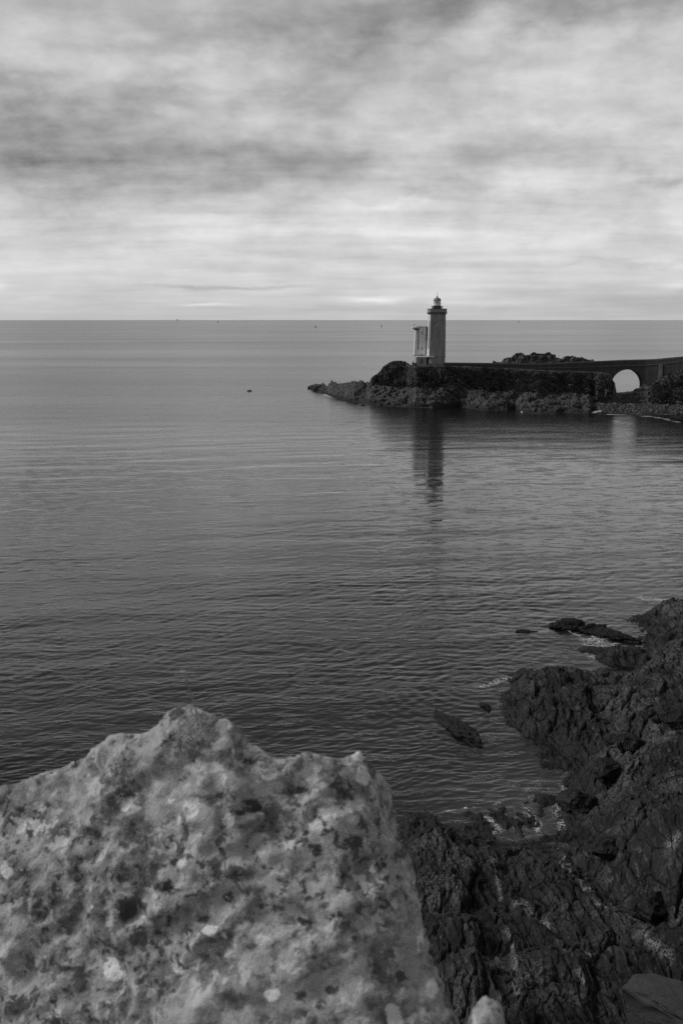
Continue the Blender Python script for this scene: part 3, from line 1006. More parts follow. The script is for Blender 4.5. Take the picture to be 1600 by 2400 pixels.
for u in us:
    Pw = W(u, vw_f(u), 0)
    P2 = W(u, v2_f(u), z2_f(u))
    yc = Yc_f(u)
    P2[1] = min(P2[1], yc - 1.0)
    P2[1] = max(P2[1], Pw[1] + 0.6)
    _, rz = ray(u, v2_f(u))
    P2[2] = H + rz * P2[1]
    Pc = P(u, vc_f(u), yc)
    k = yc and Pc[0] / Pc[1]
    arch = 1438 < u < 1512
    back = 9.0 if not arch else 3.0
    if u < 866:
        back = 3.0
    ctl = [(Pw[1] - 5, -2.5), (Pw[1] - 0.4, -0.1), (P2[1], P2[2]), (0.45 * P2[1] + 0.55 * yc, 0.5 * P2[2] + 0.5 * Pc[2]), (yc, Pc[2]), (yc + back, Pc[2] - (0.3 if not arch and u > 866 else 0.8)), (yc + back + 14, -2.5)]
    ctl = np.array(ctl)
    tt = np.array([0, 0.05, 0.34, 0.58, 0.80, 0.90, 1.0])
    s = np.linspace(0, 1, 130)
    yy = np.interp(s, tt, ctl[:, 0])
    zz = np.interp(s, tt, ctl[:, 1])
    cols_.append(np.stack([k * yy, yy, zz], 1))
V = np.array(cols_).transpose(1, 0, 2)
flat = V.reshape(-1, 3)
S = np.linspace(0, 1, 130)[:, None].repeat(len(us), 1).ravel()
U = us[None, :].repeat(130, 0).ravel()
# relief pushed out of the face, kept small along the crest so walls stand firmly on it
q = flat * np.array((0.16, 0.16, 0.24)) + 3
rel = 1.5 * fbm3(q, 3, 0.55) + 1.1 * (rid3(flat * np.array((0.30, 0.26, 0.55)) + flat[:, [2, 2, 0]] * np.array((0.3, 0, 0.18)), 4, 0.6) - 0.7)
amp_s = sstep(0.02, 0.12, S) * (1 - 0.85 * sstep(0.70, 0.80, S))
low_u = np.where((U < 866), 0.55, 1.0) * np.where((U > 1395) & (S < 0.4), 0.18, 1.0) * np.where((U > 1430) & (U < 1516), 0.4, 1.0)
rel *= amp_s * low_u
flat[:, 1] -= rel * 0.9
flat[:, 2] += rel * 0.45
crest = np.exp(-((S - 0.8) / 0.09) ** 2)
jag = fbm3(flat * np.array((0.55, 0.2, 0.2)), 4, 0.6)
flat[:, 2] += crest * jag * np.where(U < 868, 0.8, np.where((U < 960) | (U > 1512), 0.30, 0.15))
vegm = sstep(0.30, 0.42, S) * sstep(862, 872, U) * (1 - sstep(1432, 1440, U) * (1 - sstep(1518, 1540, U)))
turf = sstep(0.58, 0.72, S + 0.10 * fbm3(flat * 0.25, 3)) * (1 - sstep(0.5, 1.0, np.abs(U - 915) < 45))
sandm = np.zeros_like(S)
dep = flat[:, 1] * cp - (flat[:, 2] - H) * sp
ui = 800 + F * flat[:, 0] / dep
vi = 1200 - F * (flat[:, 1] * sp + (flat[:, 2] - H) * cp) / dep
for u, v, ru_, rv_ in ((1441, 945.5, 11, 2.6), (1474, 946.5, 8, 2.0), (1570, 973, 50, 2.2), (1401, 963, 9, 3.0), (1221, 966, 5, 2.0), (1350, 970.5, 30, 1.2), (1450, 971, 40, 1.0)):
    sandm = np.maximum(sandm, np.exp(-((ui - u) / ru_) ** 2 - ((vi - v) / rv_) ** 2) * (S < 0.4))
V = flat.reshape(V.shape)
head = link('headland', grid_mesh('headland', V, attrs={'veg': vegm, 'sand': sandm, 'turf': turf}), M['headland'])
tag(head, 'dark rocky headland with scrub on its upper slope', 'headland', kind='structure')

# scrub and hanging grass over the upper slope
rs = random.Random(5)
vs_, fs_ = [], []
for i in range(15000):
    ci = rs.randrange(len(us))
    u = us[ci]
    if not (872 < u < 1432 or u > 1522):
        continue
    ri = int(130 * (0.36 + 0.45 * rs.random() ** 1.6))
    p = V[ri, ci]
    if 985 < u < 1432 and ri > 100:
        continue
    L = 0.3 + (0.75 if u > 965 else 0.35) * rs.random()
    for k in range(3):
        a = rs.random() * 6.28
        tip = (p[0] + L * 0.8 * math.cos(a), p[1] - L * (0.3 + 0.5 * rs.random()), p[2] + L * (rs.random() * 1.1 - 0.55))
        wv_ = 0.10 + 0.12 * rs.random()
        b0 = len(vs_)
        vs_ += [(p[0] - wv_, p[1] + 0.1, p[2] - wv_ * 0.6), (p[0] + wv_, p[1] + 0.1, p[2] + wv_ * 0.6), tip]
        fs_.append((b0, b0 + 1, b0 + 2))
me = quad_mesh('scrub', np.array(vs_), np.array(fs_), False)
tag(link('scrub', me, M['scrub']), 'dark scrub and hanging grass on the headland slope', 'scrub', kind='stuff')

# stones strewn over the beach by the arch
vs_, fs_ = [], []
for i in range(900):
    u = rs.uniform(1392, 1640)
    v = rs.uniform(947, 971)
    ci = min(max(int(u - us[0]), 0), len(us) - 1)
    ri = int(130 * rs.uniform(0.06, 0.40))
    p = V[ri, ci]
    s_ = 0.2 + 0.75 * rs.random() ** 3
    b0 = len(vs_)
    for dx, dy, dz in ((1, 0, 0), (0, 1, 0), (-1, 0, 0), (0, -1, 0), (0, 0, 0.8), (0, 0, -0.5)):
        vs_.append((p[0] + dx * s_ * rs.uniform(.7, 1.2), p[1] + dy * s_ * rs.uniform(.7, 1.2), p[2] + 0.1 + dz * s_ * rs.uniform(.6, 1.1)))
    for k in range(4):
        fs_ += [(b0 + k, b0 + (k + 1) % 4, b0 + 4), (b0 + (k + 1) % 4, b0 + k, b0 + 5)]
me = quad_mesh('beach_stones', np.array(vs_), np.array(fs_), False)
M['stones'] = simple('beach_stone', 0.075, 0.9, 0.7, 0.35, 0, False, 0.2)
tag(link('beach_stones', me, M['stones']), 'stones strewn over the beach below the arch', 'stones', kind='stuff')

# ------------------------------------------------------------------ causeway with its arch
Yb_f = curve([(1040, 364), (1400, 361), (1510, 357), (1600, 350), (1700, 340), (1790, 330)])
vt_f = curve([(1040, 851), (1140, 852), (1228, 853.5), (1269, 853.5), (1328, 851), (1395, 848), (1463, 845), (1540, 843), (1600, 837.5), (1700, 829), (1790, 821)])
vs_f = curve([(1040, 859), (1140, 861.5), (1228, 863), (1328, 861), (1400, 858.5), (1489, 856.5), (1534, 854), (1600, 846), (1700, 838), (1790, 831)])
AC, AV, AR = 1471.0, 904.0, 38.0


def arch_v(u):
    d_ = AR * AR - (u - AC) ** 2
    return AV - math.sqrt(d_) if d_ > 0 else None


root = empty('stone_bridge', tuple(P(1471, 930, Yb_f(1471) + 3)))
tag(root, 'dark stone causeway with one round arch leading to the lighthouse', 'bridge')
ro = np.array(root.location)


def bp(u, v, off):
    Y = Yb_f(u)
    rx, _ = ray(u, 856)
    _, rz = ray(u, v)
    return (rx * Y - ro[0] + off * 0.04, Y + off - ro[1], H + rz * Y - ro[2])


def strip(mb, us_, vt, vb, o0, o1):
    for a, c_ in zip(us_[:-1], us_[1:]):
        mb.hexa([bp(a, vb(a), o0), bp(c_, vb(c_), o0), bp(c_, vb(c_), o1), bp(a, vb(a), o1),
                 bp(a, vt(a), o0), bp(c_, vt(c_), o0), bp(c_, vt(c_), o1), bp(a, vt(a), o1)])


WID = 5.4
ul = list(np.linspace(1040, AC - AR, 40))
ua = list(AC - AR * np.cos(np.linspace(0, math.pi, 33)))
ur = list(np.linspace(AC + AR, 1790, 30))
mb = MB()
strip(mb, ul, vs_f, lambda u: vs_f(u) + (12 if u < 1380 else 50), 0, WID)
strip(mb, ua, vs_f, lambda u: arch_v(min(max(u, AC - AR + 1e-4), AC + AR - 1e-4)), 0, WID)
strip(mb, ur, vs_f, lambda u: vs_f(u) + 60, 0, WID)
mb.build('masonry_wall', M['masonry'], root)
mb = MB()
strip(mb, list(np.linspace(1040, 1790, 90)), lambda u: vs_f(u) - 0.2, lambda u: vs_f(u) + 1.2, -0.22, -0.003)
mb.build('string_course', M['coping'], root)
for o0, o1 in ((-0.05, 0.45), (WID - 0.45, WID + 0.05)):
    mb = MB()
    strip(mb, list(np.linspace(1040, 1790, 90)), lambda u: vt_f(u) + 1.1, lambda u: vs_f(u) - 0.25, o0, o1)
    pa = mb.build('parapet', M['masonry'], root)
    mb = MB()
    strip(mb, list(np.linspace(1040, 1790, 90)), vt_f, lambda u: vt_f(u) + 1.05, o0 - 0.06, o1 + 0.06)
    mb.build('coping', M['coping'], pa)
mb = MB()
strip(mb, list(np.linspace(1040, 1790, 60)), lambda u: vs_f(u) - 1.2, lambda u: vs_f(u) - 0.1, 0.46, WID - 0.46)
mb.build('roadway', M['coping'], root)
# voussoirs round the arch mouth
for k in range(25):
    t0, t1 = math.pi * (k + 0.04) / 25, math.pi * (k + 0.96) / 25
    pts = []
    for off in (-0.10, 0.5):
        for t__, r_ in ((t0, AR), (t1, AR), (t1, AR + 4.2), (t0, AR + 4.2)):
            pts.append(bp(AC - r_ * math.cos(t__), AV - r_ * math.sin(t__) + 0.0, off))
    mb = MB()
    mb.hexa(pts)
    mb.build('voussoir', M['masonry'], root)
# a shallow buttress right of the arch
mb = MB()
strip(mb, [1543, 1551], lambda u: vs_f(u) + 1.5, lambda u: 892, -0.45, -0.01)
mb.build('buttress', M['coping'], root)

# ------------------------------------------------------------------ the lighthouse
YL = 371.0
s = P(1023, 780, YL)[0] - P(1022, 780, YL)[0]
sv = P(1022, 790, YL)[2] - P(1022, 791, YL)[2]
UB, VB = 1022.0, 853.0
lb = P(UB, VB, YL)


def lu(u):
    return (u - UB) * s


def lz(v):
    return (VB - v) * sv


tower = empty('lighthouse', tuple(lb))
tag(tower, 'tall grey granite lighthouse with corbelled gallery and white lantern', 'lighthouse')


def plan(ul_, a_, b_, ur_, dep=40.0, y0=0.0):
    """faceted plan of the shaft, front towards the camera"""
    w = ur_ - ul_
    return [(lu(a_), y0 * s), (lu(b_), y0 * s), (lu(ur_), (y0 + 9) * s), (lu(ur_), (y0 + dep - 9) * s), (lu(ur_ - 9), (y0 + dep) * s),
            (lu(ul_ + 9), (y0 + dep) * s), (lu(ul_), (y0 + dep - 9) * s), (lu(ul_), (y0 + 9) * s)]


pb = plan(1000.5, 1004.6, 1032, 1043.8)
pt = plan(1004, 1006.9, 1031.4, 1043, 38, 1)
mb = MB()
mb.prism(pb, lz(834.5), lz(736), pt)
shaft = mb.build('shaft', M['granite'], tower)
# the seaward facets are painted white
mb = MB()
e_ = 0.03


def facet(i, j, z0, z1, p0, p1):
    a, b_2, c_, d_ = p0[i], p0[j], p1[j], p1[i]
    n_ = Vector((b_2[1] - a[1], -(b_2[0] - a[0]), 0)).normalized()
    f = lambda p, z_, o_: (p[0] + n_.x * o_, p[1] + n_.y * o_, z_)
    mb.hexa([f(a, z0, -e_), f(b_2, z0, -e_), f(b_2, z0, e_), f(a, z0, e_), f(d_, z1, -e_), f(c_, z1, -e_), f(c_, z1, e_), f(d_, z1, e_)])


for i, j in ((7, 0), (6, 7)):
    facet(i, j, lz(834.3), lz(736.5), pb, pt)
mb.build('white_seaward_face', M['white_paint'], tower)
# courses of masonry and corner quoins show as a slightly proud right-hand edge
mb = MB()
mb.prism(plan(1000.8, 1004.9, 1031.5, 1043.4, 40, 0.2), lz(858), lz(836.6))
mb.build('plinth', M['granite'], tower)
mb = MB()
mb.prism(plan(999.8, 1004.2, 1032.4, 1044.6, 41.4, -0.7), lz(836.5), lz(834.6))
mb.build('string_course', M['render'], tower)
# gallery on corbels
cpoly_b = plan(1003.2, 1006.4, 1032, 1043.8, 39.6, 0.2)
cpoly_t = plan(1001.2, 1005.4, 1033, 1045.6, 43, -1.6)
mb = MB()
mb.prism(plan(1003.6, 1006.6, 1031.7, 1043.4, 38.8, 0.5), lz(736), lz(731.4))
mb.build('gallery_drum', M['granite_dark'], tower)
cb = MB()
cb.hexa([(-0.10, 0.35, -0.55), (0.10, 0.35, -0.55), (0.10, 0.8, -0.55), (-0.10, 0.8, -0.55),
         (-0.14, -0.28, 0.2), (0.14, -0.28, 0.2), (0.14, 0.8, 0.2), (-0.14, 0.8, 0.2)])
cm = cb.mesh('corbel')
cm.materials.append(M['granite'])


def corbels(p0, p1, n):
    p0, p1 = Vector((*p0, 0)), Vector((*p1, 0))
    e = p1 - p0
    ang = math.atan2(e.y, e.x)
    for k in range(n):
        o = bpy.data.objects.new('corbel', cm)
        col.objects.link(o)
        o.parent = tower
        q_ = p0 + e * ((k + 0.5) / n)
        o.location = (q_.x, q_.y, lz(733.6))
        o.rotation_euler.z = ang


corbels(cpoly_t[0], cpoly_t[1], 9)
corbels(cpoly_t[1], cpoly_t[2], 5)
corbels(cpoly_t[7], cpoly_t[0], 3)
corbels(cpoly_t[2], cpoly_t[3], 7)
corbels(cpoly_t[6], cpoly_t[7], 7)
mb = MB()
mb.prism(plan(1000.8, 1005, 1033.4, 1046, 43.6, -1.9), lz(731.6), lz(730.2))
mb.build('gallery_floor', M['granite'], tower)
mb = MB()
mb.prism(plan(1001.8, 1005.8, 1032.6, 1045, 42, -1.1), lz(730.2), lz(724.8))
gp = mb.build('gallery_parapet', M['granite'], tower)
mb = MB()
mb.prism(plan(1001.2, 1005.4, 1033, 1045.6, 43, -1.6), lz(724.8), lz(723.4))
mb.build('parapet_coping', M['granite_dark'], gp)
cc_ = (lu(1023.2), 20 * s)
mb = MB()
mb.lathe([(10.2 * s, lz(723.4)), (10.2 * s, lz(718.4))], 24, cc_)
mb.build('service_room', M['granite_dark'], tower, True)
for ang in (200, 235, 305, 340, 20, 90, 160):
    mb = MB()
    c2 = (cc_[0] + 12.6 * s * math.cos(R(ang)), cc_[1] + 12.6 * s * math.sin(R(ang)))
    mb.tube((c2[0], c2[1], lz(723.4)), (c2[0], c2[1], lz(718.4)), 0.09)
    mb.build('gallery_post', M['black'], tower)
mb = MB()
mb.lathe([(13.2 * s, lz(718.6)), (13.4 * s, lz(717.2))], 28, cc_)
mb.build('lantern_floor', M['granite_dark'], tower)
mb = MB()
mb.lathe([(8.4 * s, lz(717.2)), (8.4 * s, lz(711.0))], 24, cc_)
mb.build('lantern_wall', M['white_paint'], tower, True)
mb = MB()
mb.lathe([(8.7 * s, lz(711.0)), (8.7 * s, lz(710.2))], 24, cc_)
mb.build('lantern_sill', M['lead'], tower)
mb = MB()
mb.lathe([(8.2 * s, lz(710.2)), (8.2 * s, lz(704.2))], 24, cc_)
lg = mb.build('lantern_glass', M['lantern'], tower, True)
mb = MB()
mb.lathe([(4.2 * s, lz(710)), (5.6 * s, lz(708.6)), (5.6 * s, lz(706)), (4.2 * s, lz(704.6))], 14, cc_)
mb.build('lamp_lens', M['white_paint'], lg, True)
for k in range(12):
    a = 2 * math.pi * k / 12 + 0.1
    mb = MB()
    mb.tube((cc_[0] + 8.3 * s * math.cos(a), cc_[1] + 8.3 * s * math.sin(a), lz(710.2)), (cc_[0] + 8.3 * s * math.cos(a), cc_[1] + 8.3 * s * math.sin(a), lz(704.2)), 0.05)
    mb.build('glazing_bar', M['white_paint'], lg)
mb = MB()
prof = [(9.0 * s, lz(704.4)), (9.0 * s, lz(703.2))] + [(8.6 * s * math.cos(a), lz(703.2) + 6.0 * sv * math.sin(a)) for a in np.linspace(0.12, 1.36, 8)]
mb.lathe(prof, 24, cc_)
dome = mb.build('dome', M['lead'], tower, True)
mb = MB()
mb.lathe([(0.5 * s, lz(698)), (1.2 * s, lz(697.2)), (1.6 * s, lz(695.6)), (1.5 * s, lz(694.6)), (0.7 * s, lz(693.2)), (0.3 * s, lz(692.6))], 12, cc_)
mb.build('finial', M['black'], dome, True)
mb = MB()
mb.tube((*cc_, lz(693)), (*cc_, lz(687.6)), 0.05, 0.035)
mb.box(cc_[0] - 0.16, cc_[0] + 0.14, cc_[1] - 0.12, cc_[1] + 0.12, lz(689.4), lz(687.8))
mb.build('weather_vane', M['black'], dome)
# small dark stair windows
for u, v in ((1017.5, 756), (1014, 772)):
    mb = MB()
    mb.box(lu(u - 0.7), lu(u + 0.7), -0.02, 0.35, lz(v + 1.4), lz(v - 1.4))
    mb.build('window', M['glass'], shaft)

# ------------------------------------------------------------------ radar tower behind and left of it
radar = empty('concrete_tower', (lb[0] + lu(986), lb[1] + 4.0, lb[2]))
tag(radar, 'pale slab-sided concrete tower with flaring platform beside the lighthouse', 'tower')
X0 = lu(986)


def ru(u):
    return lu(u) - X0


mb = MB()
mb.prism([(ru(981.7), 0), (ru(998.6), 0), (ru(998.6), 5.0), (ru(981.7), 5.0)], lz(833.6), lz(766.4), [(ru(982.4), 0.1), (ru(998.8), 0.1), (ru(998.8), 5.0), (ru(982.4), 5.0)])
rbody = mb.build('front_wall', M['concrete'], radar)
mb = MB()
mb.prism([(ru(971.6), 0.5), (ru(979.8), 0.5), (ru(979.8), 4.8), (ru(971.6), 4.8)], lz(833.6), lz(772), [(ru(974.2), 0.6), (ru(980.2), 0.6), (ru(980.2), 4.8), (ru(974.2), 4.8)])
mb.build('side_wing', M['concrete'], radar)
mb = MB()
mb.box(ru(979.7), ru(982.0), 1.3, 4.6, lz(833.6), lz(768))
mb.build('recessed_joint', M['concrete_dark'], radar)
mb = MB()
mb.box(ru(979.5), ru(982.0), 0.3, 1.2, lz(833.6), lz(821))
mb.build('joint_infill', M['concrete'], radar)
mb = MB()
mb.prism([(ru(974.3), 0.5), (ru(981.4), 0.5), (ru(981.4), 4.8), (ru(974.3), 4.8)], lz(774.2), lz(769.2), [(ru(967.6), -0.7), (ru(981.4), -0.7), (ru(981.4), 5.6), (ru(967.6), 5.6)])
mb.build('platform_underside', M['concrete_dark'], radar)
mb = MB()
mb.box(ru(967.4), ru(981.6), -0.75, 5.7, lz(769.2), lz(766.6))
mb.build('platform', M['concrete'], radar)
mb = MB()
mb.box(ru(974.6), ru(1003.4), -0.35, 5.5, lz(766.2), lz(764.4))
mb.build('roof_slab', M['white_paint'], radar)
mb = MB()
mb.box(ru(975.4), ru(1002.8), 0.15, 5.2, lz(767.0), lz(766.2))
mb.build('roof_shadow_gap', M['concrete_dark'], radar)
mb = MB()
mb.box(ru(998.7), ru(1003.0), 1.6, 4.8, lz(833.6), lz(767.0))
mb.build('tower_gap_shadow', M['black'], radar)  # black box standing in for the shadow between the two towers
mb = MB()
mb.box(ru(971.3), ru(998.6), -0.25, 4.9, lz(834.9), lz(833.6))
mb.build('base_ledge', M['concrete_dark'], radar)
mb = MB()
mb.tube((ru(971.4), 1, lz(766.6)), (ru(971.4), 1, lz(762)), 0.06)
mb.lathe([(0.10, lz(762.2)), (0.20, lz(761.6)), (0.20, lz(760.6)), (0.08, lz(760))], 10, (ru(971.4), 1))
mb.build('signal_lamp', M['black'], radar)
for u in (977, 981, 986):
    mb = MB()
    mb.tube((ru(u), 1.2, lz(764.4)), (ru(u), 1.2, lz(761.4)), 0.03)
    mb.build('rail_post', M['lead'], radar)
for v in (778.5, 782.5, 815, 819):
    mb = MB()
    mb.box(ru(988.4), ru(991.4), -0.012, 0.2, lz(v + 1.5), lz(v - 1.3))
    mb.build('blocked_window', M['render'], rbody)
mb = MB()
mb.box(ru(987.6), ru(990.6), -0.3, 0.4, lz(833.4), lz(831.2))
mb.build('vent_box', M['concrete_dark'], radar)

# ------------------------------------------------------------------ keeper's annex at the foot of both towers
annex = empty('annex_building', (lb[0] + lu(990), lb[1] - 0.5, lb[2]))
tag(annex, 'low pale flat-roofed annex with dark window at the foot of the lighthouse', 'building')
X1 = lu(990)


def nu(u):
    return lu(u) - X1


mb = MB()
mb.box(nu(976.6), nu(998), -0.6, 6.5, lz(858), lz(837))
aw = mb.build('wall', M['render'], annex)
mb = MB()
mb.box(nu(974.8), nu(977.0), 0.3, 6.0, lz(858), lz(837.2))
mb.build('side_wall', M['render'], annex)
mb = MB()
mb.box(nu(975.6), nu(976.9), 0.24, 0.5, lz(851), lz(841))
mb.build('side_window', M['black'], annex)
mb = MB()
mb.box(nu(974.6), nu(1016), -0.95, 6.2, lz(837.0), lz(835.2))
mb.build('roof', M['white_paint'], annex)
mb = MB()
mb.box(nu(983.8), nu(989.8), -0.66, -0.5, lz(852.2), lz(841.8))
wf = mb.build('window', M['concrete_dark'], aw)
for uu in (984.2, 987.0):
    for v_ in (842.3, 845.6, 848.9):
        mb = MB()
        mb.box(nu(uu), nu(uu + 2.3), -0.675, -0.55, lz(v_ + 2.8), lz(v_))
        mb.build('pane', M['glass'], wf)
mb = MB()
mb.box(nu(998), nu(1015.5), 1.6, 6.0, lz(858), lz(837))
mb.build('porch_wall', M['granite_dark'], annex)
for u0, u1, v0, v1 in ((1003.8, 1007.0, 852, 842.6), (1008.9, 1010.7, 853.5, 840.8)):
    mb = MB()
    mb.box(nu(u0), nu(u1), 0.3, 0.75, lz(v0), lz(v1))
    mb.build('porch_pillar', M['white_paint'], annex)
mb = MB()
mb.box(nu(998.2), nu(1014), -0.3, 1.6, lz(858), lz(853.3))
mb.build('porch_step', M['concrete_dark'], annex)

# terrace in front, low walls, pillar with a dark marker
tw = empty('terrace_wall', (lb[0], lb[1] - 2.2, lb[2] - 1.2))
tag(tw, 'low patched retaining wall under the annex and lighthouse', 'wall')
mb = MB()
mb.box(lu(974), lu(1023), 0.0, 0.6, -1.4, lz(856.8) + 1.2)
mb.build('wall_face', M['concrete_dark'], tw)
mb = MB()
mb.box(lu(976), lu(1000), -0.05, -0.004, -0.55, 0.25)
mb.build('plaster_patch', M['render'], tw)
mb = MB()
mb.box(lu(1009), lu(1021), -0.06, -0.004, -0.25, 0.25)
mb.build('plaster_patch', M['render'], tw)
mb = MB()
mb.box(lu(973), lu(1046), 0.6, 9.0, -1.4, lz(856.2) + 1.2)
mb.build('paving', M['concrete_dark'], tw)
mb = MB()
mb.box(lu(1020.8), lu(1027), -0.5, 0.4, -1.6, lz(853.5) + 1.2)
mb.build('end_pier', M['granite_dark'], tw)
mb = MB()
mb.tube((lu(1022.3), -0.1, lz(853.5) + 1.2), (lu(1022.3), -0.1, lz(849.6) + 1.2), 0.10)
mb.build('post', M['black'], tw)
pil = empty('gate_pillar', (lb[0] + lu(967), lb[1] - 1.5, lb[2] - 0.9))
tag(pil, 'short square pillar with dark pointed marker left of the annex', 'pillar')
mb = MB()
mb.box(-3.1 * s, 3.1 * s, 0, 1.0, -1.6, lz(849.6) + 0.9)
mb.build('post', M['concrete_dark'], pil)
mb = MB()
mb.prism([(-1.1 * s, .2), (1.1 * s, .2), (1.1 * s, .7), (-1.1 * s, .7)], lz(849.6) + 0.9, lz(844.6) + 0.9, [(-.5 * s, .35), (.1 * s, .35), (.1 * s, .6), (-.5 * s, .6)])
mb.build('marker', M['black'], pil)
pil2 = empty('boundary_wall', (lb[0] + lu(972), lb[1] - 1.0, lb[2] - 0.9))
tag(pil2, 'dark short wall between the square pillar and the annex', 'wall')
mb = MB()
mb.box(-2.0 * s, 2.6 * s, 0, 0.5, -1.6, lz(850.5) + 0.9)
mb.build('wall_face', M['granite_dark'], pil2)

# ------------------------------------------------------------------ crag with ruins behind the causeway
YO = 384.0
ot = curve([(1152, 853), (1154, 847), (1156, 845.5), (1160, 846), (1161.5, 849), (1168, 848.5), (1175, 847), (1180, 841), (1187, 839), (1196, 838), (1200, 834), (1204, 831), (1209, 827.5), (1214, 828.5), (1220, 825.5),
            (1225, 827), (1228, 831), (1239, 832), (1246, 832.5), (1290, 832.5), (1303, 839), (1316, 839.5), (1324, 834), (1332, 834), (1340, 834.7), (1352, 837), (1362, 837), (1367, 840), (1376, 842.7), (1389, 842.7), (1393, 847.5), (1396, 856)])
uo = np.arange(1152, 1396.5, 0.6)
rows = 44
cols_ = []
for u in uo:
    tp = P(u, ot(u), YO)
    k = tp[0] / tp[1]
    tt = [0, 0.55, 0.7, 1.0]
    yy = np.interp(np.linspace(0, 1, rows), tt, [YO - 5.0, YO - 0.6, YO + 0.8, YO + 6.0])
    zz = np.interp(np.linspace(0, 1, rows), tt, [11.0, tp[2] - 0.15, tp[2], 11.0])
    cols_.append(np.stack([k * yy, yy, zz], 1))
V2 = np.array(cols_).transpose(1, 0, 2)
f3 = V2.reshape(-1, 3)
So = np.linspace(0, 1, rows)[:, None].repeat(len(uo), 1).ravel()
rel = 0.8 * fbm3(f3 * 0.35, 3) + 0.8 * (rid3(f3 * np.array((0.8, 0.5, 0.35)), 4, 0.6) - 0.8)
f3[:, 1] -= rel * np.sin(np.pi * So)
f3[:, 2] += 0.30 * fbm3(f3 * np.array((1.1, .4, .2)), 4, 0.6) * sstep(0.3, 0.6, So)
M['crag'] = simple('crag_rock', 0.075, 0.9, 0.75, 0.55, 0.5, True, 0.2)
o = link('rock_outcrop', grid_mesh('rock_outcrop', f3.reshape(V2.shape)), M['crag'])
tag(o, 'jagged rock crag rising behind the causeway wall', 'rock')
ruin = empty('ruined_building', tuple(P(1272, 834, YO - 0.5)))
tag(ruin, 'roofless stone ruin with two gables on the crag', 'ruin')
rl = np.array(ruin.location)


def rp(u, v, dy=0.0):
    p = P(u, v, YO - 0.5 + dy) - rl
    return p[0], p[2]


for g_, nm in (([(1240, 836), (1239.5, 832.5), (1246, 827.2), (1250, 825.2), (1254, 826), (1256, 828.5), (1257, 836)], 'gable'),
               ([(1276, 836), (1276, 829), (1282, 826), (1286, 825), (1289, 827), (1292.3, 830.5), (1293, 836)], 'gable'),
               ([(1255, 836), (1255, 828.3), (1276, 829.2), (1277, 836)], 'rear_wall'),
               ([(1292, 842), (1292, 831), (1301.2, 831), (1302.8, 839.5), (1303, 842)], 'block_house')):
    pts = [rp(*q_) for q_ in g_]
    dpt = {'gable': (0.0, 0.7), 'rear_wall': (0.9, 1.5), 'block_house': (0.2, 3.0)}[nm]
    mb = MB()
    b0 = 0
    n_ = len(pts)
    mb.v = [(a, dpt[0], c_) for a, c_ in pts] + [(a, dpt[1], c_) for a, c_ in pts]
    mb.f = [tuple(range(n_)), tuple(range(2 * n_ - 1, n_ - 1, -1))] + [(i, (i + 1) % n_, n_ + (i + 1) % n_, n_ + i) for i in range(n_)]
    mb.build(nm, M['masonry'] if nm != 'block_house' else M['crag'], ruin)
for i, (u, lab) in enumerate(((1306.5, 'thin pole beside the ruin, the one nearer its block'), (1309.0, 'thin pole beside the ruin, the one farther from its block'))):
    p = P(u, 840, YO)
    mb = MB()
    mb.tube((0, 0, -0.5), (0, 0, 1.5), 0.03)
    o = mb.build('pole', M['lead'])
    o.location = p
    tag(o, lab, 'pole', 'thin poles beside the ruin')


# ------------------------------------------------------------------ pale dead shrubs on the slope
def surf(u, v):
    """point of the headland surface nearest to a photo pixel"""
    ci = int(np.clip(u - us[0], 0, len(us) - 1))
    c_ = V[:105, ci]
    rz = (c_[:, 2] - H) / c_[:, 1]
    i = np.argmin(np.abs(rz - ray(u, v)[1]) + 0.0)
    return c_[i]


def dead_shrub(u, v, h, seed, label):
    rs2 = random.Random(seed)
    p = surf(u, v)
    mb = MB()

    def grow(a, d_, L, r, lev):
        b_3 = (a[0] + d_[0] * L, a[1] + d_[1] * L, a[2] + d_[2] * L)
        mb.tube(a, b_3, r, r * 0.7, 4)
        if lev < 4:
            for k in range(2 if lev else 3):
                nd = Vector((d_[0] + rs2.uniform(-.7, .7), d_[1] + rs2.uniform(-.5, .2), d_[2] + rs2.uniform(-.4, .5))).normalized()
                grow(b_3, nd, L * rs2.uniform(.6, .9), r * 0.72, lev + 1)
    grow((0, 0, -0.1), (0.1, -0.35, 0.9), h * 0.3, 0.09, 0)
    o = mb.build('dead_shrub', M['twig'])
    o.location = (p[0], p[1] - 0.3, p[2])
    tag(o, label, 'shrub', 'bare pale shrubs on the headland slope')


dead_shrub(1030, 888, 4.2, 1, 'bare pale shrub on the slope right below the lighthouse')
dead_shrub(1042, 896, 3.4, 2, 'bare pale shrub lower down the slope under the lighthouse')
dead_shrub(1417, 930, 3.6, 3, 'bare pale shrub on the slope just left of the arch')
dead_shrub(1332, 908, 1.8, 4, 'bare pale shrub in the dark middle of the headland slope')

